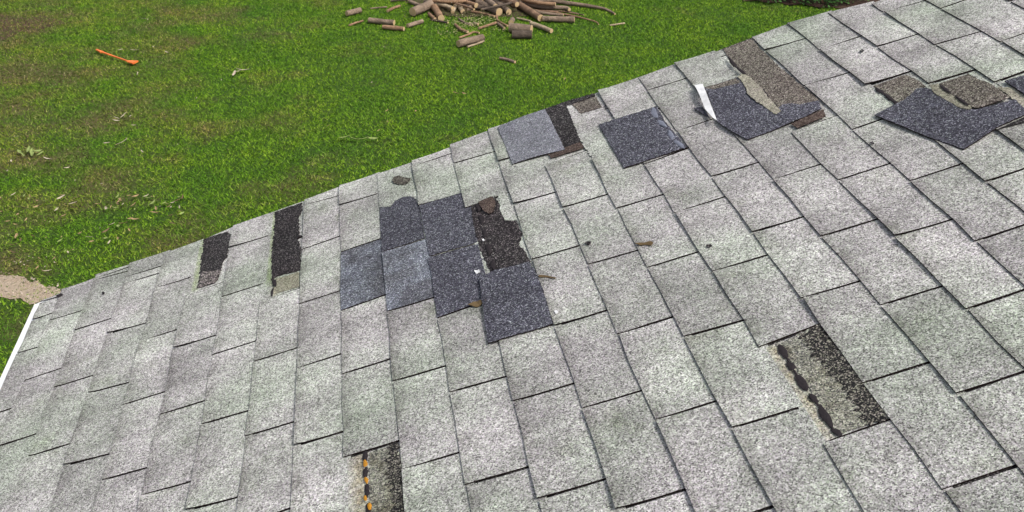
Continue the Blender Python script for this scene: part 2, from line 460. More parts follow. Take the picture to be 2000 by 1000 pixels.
(16, -1, -0.2237, -0.2246, -0.5165, -0.5176),
(16, 0, -0.5231, -0.5242, -0.8178, -0.8172),
(16, 1, -0.8244, -0.8238, -1.1265, -1.1249),
(16, 2, -1.1331, -1.1315, -1.4351, -1.4394),
(16, 3, -1.4417, -1.446, -1.7374, -1.7398),
(16, 4, -1.744, -1.7464, -2.04, -2.0423),
(16, 5, -2.0466, -2.0489, -2.3416, -2.3428),
(16, 6, -2.3482, -2.3494, -2.6521, -2.6489),
(16, 7, -2.6587, -2.6555, -2.9612, -2.9584),
(16, 8, -2.9678, -2.965, -3.2649, -3.2637),
(16, 9, -3.2715, -3.2703, -3.5673, -3.5657),
(16, 10, -3.5739, -3.5723, -3.8729, -3.8725),
(16, 11, -3.8795, -3.8791, -4.1718, -4.1767),
(16, 12, -4.1784, -4.1833, -4.4882, -4.4902),
(16, 13, -4.4948, -4.4968, -4.7858, -4.785),
(16, 14, -4.7924, -4.7916, -5.0963, -5.0936),
(17, -2, -0.0279, -0.0281, -0.3373, -0.3345),
(17, -1, -0.3439, -0.3411, -0.636, -0.6392),
(17, 0, -0.6426, -0.6458, -0.9482, -0.9449),
(17, 1, -0.9548, -0.9515, -1.2527, -1.2517),
(17, 2, -1.2593, -1.2583, -1.5499, -1.5548),
(17, 3, -1.5565, -1.5614, -1.865, -1.8641),
(17, 4, -1.8716, -1.8707, -2.1568, -2.1563),
(17, 5, -2.1634, -2.1629, -2.4702, -2.4688),
(17, 6, -2.4768, -2.4754, -2.7723, -2.7673),
(17, 7, -2.7789, -2.7739, -3.0851, -3.082),
(17, 8, -3.0917, -3.0886, -3.3878, -3.3883),
(17, 9, -3.3944, -3.3949, -3.688, -3.6902),
(17, 10, -3.6946, -3.6968, -3.9921, -3.9893),
(17, 11, -3.9987, -3.9959, -4.2995, -4.2986),
(17, 12, -4.3061, -4.3052, -4.5999, -4.6024),
(17, 13, -4.6065, -4.609, -4.902, -4.9077),
(17, 14, -4.9086, -4.9143, -5.2161, -5.2172),
(18, -3, 0.1572, 0.1591, -0.1354, -0.1368),
(18, -2, -0.142, -0.1434, -0.4416, -0.4431),
(18, -1, -0.4482, -0.4497, -0.7534, -0.7527),
(18, 0, -0.76, -0.7593, -1.0515, -1.0499),
(18, 1, -1.0581, -1.0565, -1.3491, -1.3501),
(18, 2, -1.3557, -1.3567, -1.6573, -1.6582),
(18, 3, -1.6639, -1.6648, -1.966, -1.9644),
(18, 4, -1.9726, -1.971, -2.2668, -2.2681),
(18, 5, -2.2734, -2.2747, -2.5726, -2.5712),
(18, 6, -2.5792, -2.5778, -2.8799, -2.8846),
(18, 7, -2.8865, -2.8912, -3.181, -3.1823),
(18, 8, -3.1876, -3.1889, -3.4888, -3.4916),
(18, 9, -3.4954, -3.4982, -3.7988, -3.7984),
(18, 10, -3.8054, -3.805, -4.0977, -4.0939),
(18, 11, -4.1043, -4.1005, -4.4127, -4.4112),
(18, 12, -4.4193, -4.4178, -4.7064, -4.7095),
(18, 13, -4.713, -4.7161, -5.0132, -5.0153),
(19, -4, 0.3638, 0.3714, 0.0648, 0.0669),
(19, -3, 0.0582, 0.0603, -0.2342, -0.2366),
(19, -2, -0.2408, -0.2432, -0.5465, -0.5467),
(19, -1, -0.5531, -0.5533, -0.8493, -0.8519),
(19, 0, -0.8559, -0.8585, -1.148, -1.1481),
(19, 1, -1.1546, -1.1547, -1.4594, -1.4574),
(19, 2, -1.466, -1.464, -1.7619, -1.7619),
(19, 3, -1.7685, -1.7685, -2.0689, -2.068),
(19, 4, -2.0755, -2.0746, -2.3835, -2.3772),
(19, 5, -2.3901, -2.3838, -2.6845, -2.6802),
(19, 6, -2.6911, -2.6868, -2.9811, -2.9811),
(19, 7, -2.9877, -2.9877, -3.2915, -3.2885),
(19, 8, -3.2981, -3.2951, -3.5935, -3.5922),
(19, 9, -3.6001, -3.5988, -3.8928, -3.8934),
(19, 10, -3.8994, -3.9, -4.2094, -4.2134),
(19, 11, -4.216, -4.22, -4.5136, -4.5164),
(19, 12, -4.5202, -4.523, -4.8134, -4.8169),
(19, 13, -4.82, -4.8235, -5.1222, -5.1204),
(20, -5, 0.5572, 0.5541, 0.2559, 0.2529),
(20, -4, 0.2493, 0.2463, -0.051, -0.0543),
(20, -3, -0.0576, -0.0609, -0.3523, -0.3517),
(20, -2, -0.3589, -0.3583, -0.6649, -0.6622),
(20, -1, -0.6715, -0.6688, -0.9655, -0.9634),
(20, 0, -0.9721, -0.97, -1.2665, -1.2656),
(20, 1, -1.2731, -1.2722, -1.5668, -1.567),
(20, 2, -1.5734, -1.5736, -1.8874, -1.8831),
(20, 3, -1.894, -1.8897, -2.19, -2.1895),
(20, 4, -2.1966, -2.1961, -2.4905, -2.4935),
(20, 5, -2.4971, -2.5001, -2.7952, -2.7935),
(20, 6, -2.8018, -2.8001, -3.0988, -3.1009),
(20, 7, -3.1054, -3.1075, -3.4068, -3.4104),
(20, 8, -3.4134, -3.417, -3.7104, -3.7094),
(20, 9, -3.717, -3.716, -4.0177, -4.0171),
(20, 10, -4.0243, -4.0237, -4.3256, -4.3243),
(20, 11, -4.3322, -4.3309, -4.6282, -4.6268),
(20, 12, -4.6348, -4.6334, -4.9391, -4.9418),
(20, 13, -4.9457, -4.9484, -5.2385, -5.2365),
(21, -6, 0.7536, 0.7523, 0.4534, 0.4534),
(21, -5, 0.4468, 0.4468, 0.1447, 0.1443),
(21, -4, 0.1381, 0.1377, -0.1605, -0.1596),
(21, -3, -0.1671, -0.1662, -0.4588, -0.4614),
(21, -2, -0.4654, -0.468, -0.7623, -0.7645),
(21, -1, -0.7689, -0.7711, -1.0723, -1.0696),
(21, 0, -1.0789, -1.0762, -1.3743, -1.3738),
(21, 1, -1.3809, -1.3804, -1.6726, -1.6725),
(21, 2, -1.6792, -1.6791, -1.985, -1.985),
(21, 3, -1.9916, -1.9916, -2.2962, -2.2886),
(21, 4, -2.3028, -2.2952, -2.6044, -2.6011),
(21, 5, -2.611, -2.6077, -2.9053, -2.9024),
(21, 6, -2.9119, -2.909, -3.2139, -3.2155),
(21, 7, -3.2205, -3.2221, -3.5154, -3.516),
(21, 8, -3.522, -3.5226, -3.8149, -3.8168),
(21, 9, -3.8215, -3.8234, -4.1261, -4.1223),
(21, 10, -4.1327, -4.1289, -4.4272, -4.428),
(21, 11, -4.4338, -4.4346, -4.7311, -4.732),
(21, 12, -4.7377, -4.7386, -5.0401, -5.0402),
(22, -7, 0.9357, 0.9386, 0.6382, 0.6428),
(22, -6, 0.6316, 0.6362, 0.3394, 0.3338),
(22, -5, 0.3328, 0.3272, 0.0252, 0.0201),
(22, -4, 0.0186, 0.0135, -0.2813, -0.2812),
(22, -3, -0.2879, -0.2878, -0.5893, -0.5869),
(22, -2, -0.5959, -0.5935, -0.8836, -0.8852),
(22, -1, -0.8902, -0.8918, -1.1844, -1.1833),
(22, 0, -1.191, -1.1899, -1.5017, -1.5047),
(22, 1, -1.5083, -1.5113, -1.7994, -1.802),
(22, 2, -1.806, -1.8086, -2.1032, -2.1045),
(22, 3, -2.1098, -2.1111, -2.4105, -2.4102),
(22, 4, -2.4171, -2.4168, -2.7203, -2.7182),
(22, 5, -2.7269, -2.7248, -3.0194, -3.0216),
(22, 6, -3.026, -3.0282, -3.3248, -3.3282),
(22, 7, -3.3314, -3.3348, -3.6387, -3.6398),
(22, 8, -3.6453, -3.6464, -3.9295, -3.9316),
(22, 9, -3.9361, -3.9382, -4.2399, -4.245),
(22, 10, -4.2465, -4.2516, -4.5422, -4.5401),
(22, 11, -4.5488, -4.5467, -4.8498, -4.8479),
(22, 12, -4.8564, -4.8545, -5.1539, -5.156),
(23, -8, 1.1308, 1.1306, 0.8373, 0.8344),
(23, -7, 0.8307, 0.8278, 0.5286, 0.5259),
(23, -6, 0.522, 0.5193, 0.2244, 0.2237),
(23, -5, 0.2178, 0.2171, -0.0915, -0.0891),
(23, -4, -0.0981, -0.0957, -0.3829, -0.3787),
(23, -3, -0.3895, -0.3853, -0.6938, -0.6931),
(23, -2, -0.7004, -0.6997, -0.9936, -0.9931),
(23, -1, -1.0002, -0.9997, -1.2975, -1.3017),
(23, 0, -1.3041, -1.3083, -1.6026, -1.6058),
(23, 1, -1.6092, -1.6124, -1.9067, -1.9064),
(23, 2, -1.9133, -1.913, -2.2152, -2.2162),
(23, 3, -2.2218, -2.2228, -2.5187, -2.5176),
(23, 4, -2.5253, -2.5242, -2.8234, -2.8228),
(23, 5, -2.83, -2.8294, -3.1375, -3.1311),
(23, 6, -3.1441, -3.1377, -3.4297, -3.4291),
(23, 7, -3.4363, -3.4357, -3.7466, -3.7432),
(23, 8, -3.7532, -3.7498, -4.0492, -4.0523),
(23, 9, -4.0558, -4.0589, -4.3451, -4.3452),
(23, 10, -4.3517, -4.3518, -4.654, -4.6582),
(23, 11, -4.6606, -4.6648, -4.9617, -4.9597),
(23, 12, -4.9683, -4.9663, -5.2663, -5.2672),
(24, -12, 1.9623, 1.965, 1.9398, 1.9431),
(24, -9, 1.328, 1.3286, 1.0391, 1.0355),
(24, -8, 1.0325, 1.0289, 0.7212, 0.7209),
(24, -7, 0.7146, 0.7143, 0.4189, 0.4198),
(24, -6, 0.4123, 0.4132, 0.1141, 0.11),
(24, -5, 0.1075, 0.1034, -0.1932, -0.1945),
(24, -4, -0.1998, -0.2011, -0.4946, -0.4956),
(24, -3, -0.5012, -0.5022, -0.804, -0.8023),
(24, -2, -0.8106, -0.8089, -1.1069, -1.1098),
(24, -1, -1.1135, -1.1164, -1.4081, -1.4066),
(24, 0, -1.4147, -1.4132, -1.7104, -1.7122),
(24, 1, -1.717, -1.7188, -2.0273, -2.0245),
(24, 2, -2.0339, -2.0311, -2.3235, -2.3199),
(24, 3, -2.3301, -2.3265, -2.6335, -2.631),
(24, 4, -2.6401, -2.6376, -2.9359, -2.9349),
(24, 5, -2.9425, -2.9415, -3.2483, -3.2482),
(24, 6, -3.2549, -3.2548, -3.5447, -3.5419),
(24, 7, -3.5513, -3.5485, -3.847, -3.8453),
(24, 8, -3.8536, -3.8519, -4.1568, -4.1558),
(24, 9, -4.1634, -4.1624, -4.4496, -4.4482),
(24, 10, -4.4562, -4.4548, -4.7648, -4.7618),
(24, 11, -4.7714, -4.7684, -5.0648, -5.0663),
(25, -12, 1.9678, 1.9659, 1.8435, 1.8436),
(25, -10, 1.5246, 1.521, 1.2208, 1.2229),
(25, -9, 1.2142, 1.2163, 0.9254, 0.9247),
(25, -8, 0.9188, 0.9181, 0.6094, 0.6137),
(25, -7, 0.6028, 0.6071, 0.3116, 0.3137),
(25, -6, 0.305, 0.3071, 0.0042, -0.0001),
(25, -5, -0.0024, -0.0067, -0.2976, -0.2989),
(25, -4, -0.3042, -0.3055, -0.6052, -0.6042),
(25, -3, -0.6118, -0.6108, -0.9003, -0.9),
(25, -2, -0.9069, -0.9066, -1.2104, -1.2113),
(25, -1, -1.217, -1.2179, -1.5107, -1.5091),
(25, 0, -1.5173, -1.5157, -1.8263, -1.8305),
(25, 1, -1.8329, -1.8371, -2.1343, -2.1344),
(25, 2, -2.1409, -2.141, -2.4365, -2.4353),
(25, 3, -2.4431, -2.4419, -2.7402, -2.7458),
(25, 4, -2.7468, -2.7524, -3.0532, -3.0446),
(25, 5, -3.0598, -3.0512, -3.3463, -3.3515),
(25, 6, -3.3529, -3.3581, -3.6533, -3.653),
(25, 7, -3.6599, -3.6596, -3.9469, -3.9487),
(25, 8, -3.9535, -3.9553, -4.2646, -4.2637),
(25, 9, -4.2712, -4.2703, -4.5664, -4.5666),
(25, 10, -4.573, -4.5732, -4.8779, -4.8752),
(25, 11, -4.8845, -4.8818, -5.1836, -5.1821),
(26, -12, 1.9688, 1.9643, 1.7202, 1.7212),
(26, -11, 1.7136, 1.7146, 1.4179, 1.418),
(26, -10, 1.4113, 1.4114, 1.1089, 1.1052),
(26, -9, 1.1023, 1.0986, 0.8047, 0.8066),
(26, -8, 0.7981, 0.8, 0.5005, 0.5004),
(26, -7, 0.4939, 0.4938, 0.201, 0.2034),
(26, -6, 0.1944, 0.1968, -0.1036, -0.1008),
(26, -5, -0.1102, -0.1074, -0.4119, -0.409),
(26, -4, -0.4185, -0.4156, -0.7143, -0.7137),
(26, -3, -0.7209, -0.7203, -1.0098, -1.0094),
(26, -2, -1.0164, -1.016, -1.323, -1.3258),
(26, -1, -1.3296, -1.3324, -1.6353, -1.6318),
(26, 0, -1.6419, -1.6384, -1.9349, -1.9331),
(26, 1, -1.9415, -1.9397, -2.235, -2.2397),
(26, 2, -2.2416, -2.2463, -2.5446, -2.5474),
(26, 3, -2.5512, -2.554, -2.8526, -2.8541),
(26, 4, -2.8592, -2.8607, -3.1539, -3.1573),
(26, 5, -3.1605, -3.1639, -3.4571, -3.4589),
(26, 6, -3.4637, -3.4655, -3.762, -3.7582),
(26, 7, -3.7686, -3.7648, -4.0691, -4.0737),
(26, 8, -4.0757, -4.0803, -4.3793, -4.3784),
(26, 9, -4.3859, -4.385, -4.683, -4.6823),
(26, 10, -4.6896, -4.6889, -4.9803, -4.9827),
(26, 11, -4.9869, -4.9893, -5.2867, -5.2868),
(27, -13, 1.973, 1.9574, 1.9172, 1.9129),
(27, -12, 1.9106, 1.9063, 1.6125, 1.6134),
(27, -11, 1.6059, 1.6068, 1.3129, 1.3159),
(27, -10, 1.3063, 1.3093, 1.009, 1.0056),
(27, -9, 1.0024, 0.999, 0.6957, 0.6967),
(27, -8, 0.6891, 0.6901, 0.4055, 0.4012),
(27, -7, 0.3989, 0.3946, 0.0854, 0.0833),
(27, -6, 0.0788, 0.0767, -0.2135, -0.2126),
(27, -5, -0.2201, -0.2192, -0.5206, -0.5224),
(27, -4, -0.5272, -0.529, -0.8307, -0.8297),
(27, -3, -0.8373, -0.8363, -1.1299, -1.1287),
(27, -2, -1.1365, -1.1353, -1.4353, -1.4341),
(27, -1, -1.4419, -1.4407, -1.7377, -1.7356),
(27, 0, -1.7443, -1.7422, -2.0416, -2.0423),
(27, 1, -2.0482, -2.0489, -2.3549, -2.3512),
(27, 2, -2.3615, -2.3578, -2.6519, -2.65),
(27, 3, -2.6585, -2.6566, -2.9595, -2.9602),
(27, 4, -2.9661, -2.9668, -3.2701, -3.2663),
(27, 5, -3.2767, -3.2729, -3.5665, -3.5689),
(27, 6, -3.5731, -3.5755, -3.876, -3.8725),
(27, 7, -3.8826, -3.8791, -4.1728, -4.1734),
(27, 8, -4.1794, -4.18, -4.491, -4.4907),
(27, 9, -4.4976, -4.4973, -4.7891, -4.7963),
(27, 10, -4.7957, -4.8029, -5.0943, -5.0942),
(28, -13, 1.9628, 1.9689, 1.8113, 1.8102),
(28, -12, 1.8047, 1.8036, 1.5047, 1.5005),
(28, -11, 1.4981, 1.4939, 1.2012, 1.2018),
(28, -10, 1.1946, 1.1952, 0.8974, 0.8974),
(28, -9, 0.8908, 0.8908, 0.5848, 0.5862),
(28, -8, 0.5782, 0.5796, 0.2912, 0.2892),
(28, -7, 0.2846, 0.2826, -0.0248, -0.0201),
(28, -6, -0.0314, -0.0267, -0.3319, -0.3354),
(28, -5, -0.3385, -0.342, -0.6366, -0.6317),
(28, -4, -0.6432, -0.6383, -0.9293, -0.9368),
(28, -3, -0.9359, -0.9434, -1.2426, -1.2427),
(28, -2, -1.2492, -1.2493, -1.5496, -1.5427),
(28, -1, -1.5562, -1.5493, -1.8464, -1.8484),
(28, 0, -1.853, -1.855, -2.1531, -2.1518),
(28, 1, -2.1597, -2.1584, -2.4578, -2.4612),
(28, 2, -2.4644, -2.4678, -2.7637, -2.7655),
(28, 3, -2.7703, -2.7721, -3.0701, -3.0677),
(28, 4, -3.0767, -3.0743, -3.3762, -3.3731),
(28, 5, -3.3828, -3.3797, -3.6796, -3.6804),
(28, 6, -3.6862, -3.687, -3.9865, -3.9872),
(28, 7, -3.9931, -3.9938, -4.2948, -4.2909),
(28, 8, -4.3014, -4.2975, -4.5973, -4.6019),
(28, 9, -4.6039, -4.6085, -4.8978, -4.8987),
(28, 10, -4.9044, -4.9053, -5.2038, -5.2063),
(29, -13, 1.964, 1.9632, 1.7039, 1.7031),
(29, -12, 1.6973, 1.6965, 1.3904, 1.3906),
(29, -11, 1.3838, 1.384, 1.0847, 1.082),
(29, -10, 1.0781, 1.0754, 0.7854, 0.7883),
(29, -9, 0.7788, 0.7817, 0.4839, 0.4837),
(29, -8, 0.4773, 0.4771, 0.18, 0.1794),
(29, -7, 0.1734, 0.1728, -0.1282, -0.1257),
(29, -6, -0.1348, -0.1323, -0.4399, -0.4428),
(29, -5, -0.4465, -0.4494, -0.7349, -0.7342),
(29, -4, -0.7415, -0.7408, -1.0486, -1.0471),
(29, -3, -1.0552, -1.0537, -1.3451, -1.3434),
(29, -2, -1.3517, -1.35, -1.6367, -1.6386),
(29, -1, -1.6433, -1.6452, -1.9624, -1.9538),
(29, 0, -1.969, -1.9604, -2.2664, -2.2612),
(29, 1, -2.273, -2.2678, -2.5737, -2.5706),
(29, 2, -2.5803, -2.5772, -2.8734, -2.8726),
(29, 3, -2.88, -2.8792, -3.1873, -3.1827),
(29, 4, -3.1939, -3.1893, -3.4779, -3.478),
(29, 5, -3.4845, -3.4846, -3.7909, -3.7925),
(29, 6, -3.7975, -3.7991, -4.0882, -4.0862),
(29, 7, -4.0948, -4.0928, -4.4019, -4.3952),
(29, 8, -4.4085, -4.4018, -4.7071, -4.7053),
(29, 9, -4.7137, -4.7119, -5.0126, -5.0146),
(30, -14, 1.9579, 1.9698, 1.9007, 1.8981),
(30, -13, 1.8941, 1.8915, 1.5934, 1.5963),
(30, -12, 1.5868, 1.5897, 1.2844, 1.2825),
(30, -11, 1.2778, 1.2759, 0.9831, 0.9835),
(30, -10, 0.9765, 0.9769, 0.6758, 0.674),
(30, -9, 0.6692, 0.6674, 0.3703, 0.3713),
(30, -8, 0.3637, 0.3647, 0.0684, 0.0712),
(30, -7, 0.0618, 0.0646, -0.2387, -0.2373),
(30, -6, -0.2453, -0.2439, -0.5415, -0.5411),
(30, -5, -0.5481, -0.5477, -0.853, -0.8515),
(30, -4, -0.8596, -0.8581, -1.1513, -1.1487),
(30, -3, -1.1579, -1.1553, -1.4466, -1.4508),
(30, -2, -1.4532, -1.4574, -1.7582, -1.7578),
(30, -1, -1.7648, -1.7644, -2.0642, -2.0636),
(30, 0, -2.0708, -2.0702, -2.3733, -2.3723),
(30, 1, -2.3799, -2.3789, -2.6741, -2.6758),
(30, 2, -2.6807, -2.6824, -2.9777, -2.9824),
(30, 3, -2.9843, -2.989, -3.2885, -3.2895),
(30, 4, -3.2951, -3.2961, -3.5956, -3.5977),
(30, 5, -3.6022, -3.6043, -3.8988, -3.9051),
(30, 6, -3.9054, -3.9117, -4.205, -4.2034),
(30, 7, -4.2116, -4.21, -4.5079, -4.5065),
(30, 8, -4.5145, -4.5131, -4.8161, -4.8118),
(30, 9, -4.8227, -4.8184, -5.1185, -5.1192),
(31, -14, 1.9574, 1.967, 1.7865, 1.7873),
(31, -13, 1.7799, 1.7807, 1.4769, 1.4804),
(31, -12, 1.4703, 1.4738, 1.1751, 1.1748),
(31, -11, 1.1685, 1.1682, 0.8787, 0.8794),
(31, -10, 0.8721, 0.8728, 0.5709, 0.5697),
(31, -9, 0.5643, 0.5631, 0.2567, 0.2568),
(31, -8, 0.2501, 0.2502, -0.0462, -0.0411),
(31, -7, -0.0528, -0.0477, -0.3499, -0.351),
(31, -6, -0.3565, -0.3576, -0.6564, -0.661),
(31, -5, -0.663, -0.6676, -0.9564, -0.961),
(31, -4, -0.963, -0.9676, -1.2602, -1.2596),
(31, -3, -1.2668, -1.2662, -1.5729, -1.5729),
(31, -2, -1.5795, -1.5795, -1.8754, -1.8719),
(31, -1, -1.882, -1.8785, -2.1726, -2.1714),
(31, 0, -2.1792, -2.178, -2.4854, -2.4849),
(31, 1, -2.492, -2.4915, -2.7821, -2.7869),
(31, 2, -2.7887, -2.7935, -3.0938, -3.0977),
(31, 3, -3.1004, -3.1043, -3.3952, -3.3977),
(31, 4, -3.4018, -3.4043, -3.7063, -3.7042),
(31, 5, -3.7129, -3.7108, -4.0074, -4.0095),
(31, 6, -4.014, -4.0161, -4.3168, -4.3099),
(31, 7, -4.3234, -4.3165, -4.6119, -4.6125),
(31, 8, -4.6185, -4.6191, -4.9233, -4.9186),
(31, 9, -4.9299, -4.9252, -5.2301, -5.2285),
(32, -14, 1.9657, 1.9685, 1.6884, 1.6827),
(32, -13, 1.6818, 1.6761, 1.3759, 1.3755),
(32, -12, 1.3693, 1.3689, 1.0667, 1.0661),
(32, -11, 1.0601, 1.0595, 0.7675, 0.7671),
(32, -10, 0.7609, 0.7605, 0.4543, 0.4535),
(32, -9, 0.4477, 0.4469, 0.1517, 0.1516),
(32, -8, 0.1451, 0.145, -0.1455, -0.1464),
(32, -7, -0.1521, -0.153, -0.4614, -0.4602),
(32, -6, -0.468, -0.4668, -0.7704, -0.7701),
(32, -5, -0.777, -0.7767, -1.0728, -1.0741),
(32, -4, -1.0794, -1.0807, -1.3739, -1.3718),
(32, -3, -1.3805, -1.3784, -1.682, -1.678),
(32, -2, -1.6886, -1.6846, -1.9819, -1.9837),
(32, -1, -1.9885, -1.9903, -2.2841, -2.2856),
(32, 0, -2.2907, -2.2922, -2.5986, -2.5988),
(32, 1, -2.6052, -2.6054, -2.8969, -2.8972),
(32, 2, -2.9035, -2.9038, -3.2044, -3.2025),
(32, 3, -3.211, -3.2091, -3.5081, -3.5088),
(32, 4, -3.5147, -3.5154, -3.8045, -3.8063),
(32, 5, -3.8111, -3.8129, -4.1254, -4.1229),
(32, 6, -4.132, -4.1295, -4.4215, -4.4282),
(32, 7, -4.4281, -4.4348, -4.7271, -4.7296),
(32, 8, -4.7337, -4.7362, -5.0291, -5.0317)]
FILL=[
(4, -5, 2.1071, 2.1242, 2.0745, 2.0737),
(4, -4, 2.0679, 2.0671, 1.7618, 1.7618),
(6, -5, 2.1171, 2.112, 1.8601, 1.8601),
(6, -4, 1.8535, 1.8535, 1.5516, 1.5513),
(8, -1, 0.7287, 0.7197, 0.4393, 0.4356),
(9, -6, 2.1019, 2.093, 1.8522, 1.8504),
(9, -5, 1.8456, 1.8438, 1.5673, 1.5572),
(10, -5, 1.7575, 1.7407, 1.4461, 1.4239),
(11, -5, 1.6352, 1.6352, 1.3348, 1.3327),
(11, -4, 1.3282, 1.3261, 1.028, 1.0276),
(13, -8, 2.1081, 2.1044, 2.0294, 2.0293),
(13, -7, 2.0228, 2.0227, 1.7225, 1.72),
(14, -8, 2.1002, 2.0825, 1.9437, 1.9459),
(14, -7, 1.9371, 1.9393, 1.6483, 1.6483),
(15, -3, 0.5906, 0.597, 0.2926, 0.2926),
(18, -10, 2.0496, 2.0462, 2.0003, 1.9991),
(18, -9, 1.9937, 1.9925, 1.6965, 1.6988),
(18, -8, 1.6899, 1.6922, 1.3851, 1.3851),
(20, -8, 1.4685, 1.4616, 1.1712, 1.1691),
(21, -8, 1.3585, 1.3436, 1.0659, 1.0612),
(22, -8, 1.2457, 1.2457, 0.9423, 0.9452)]
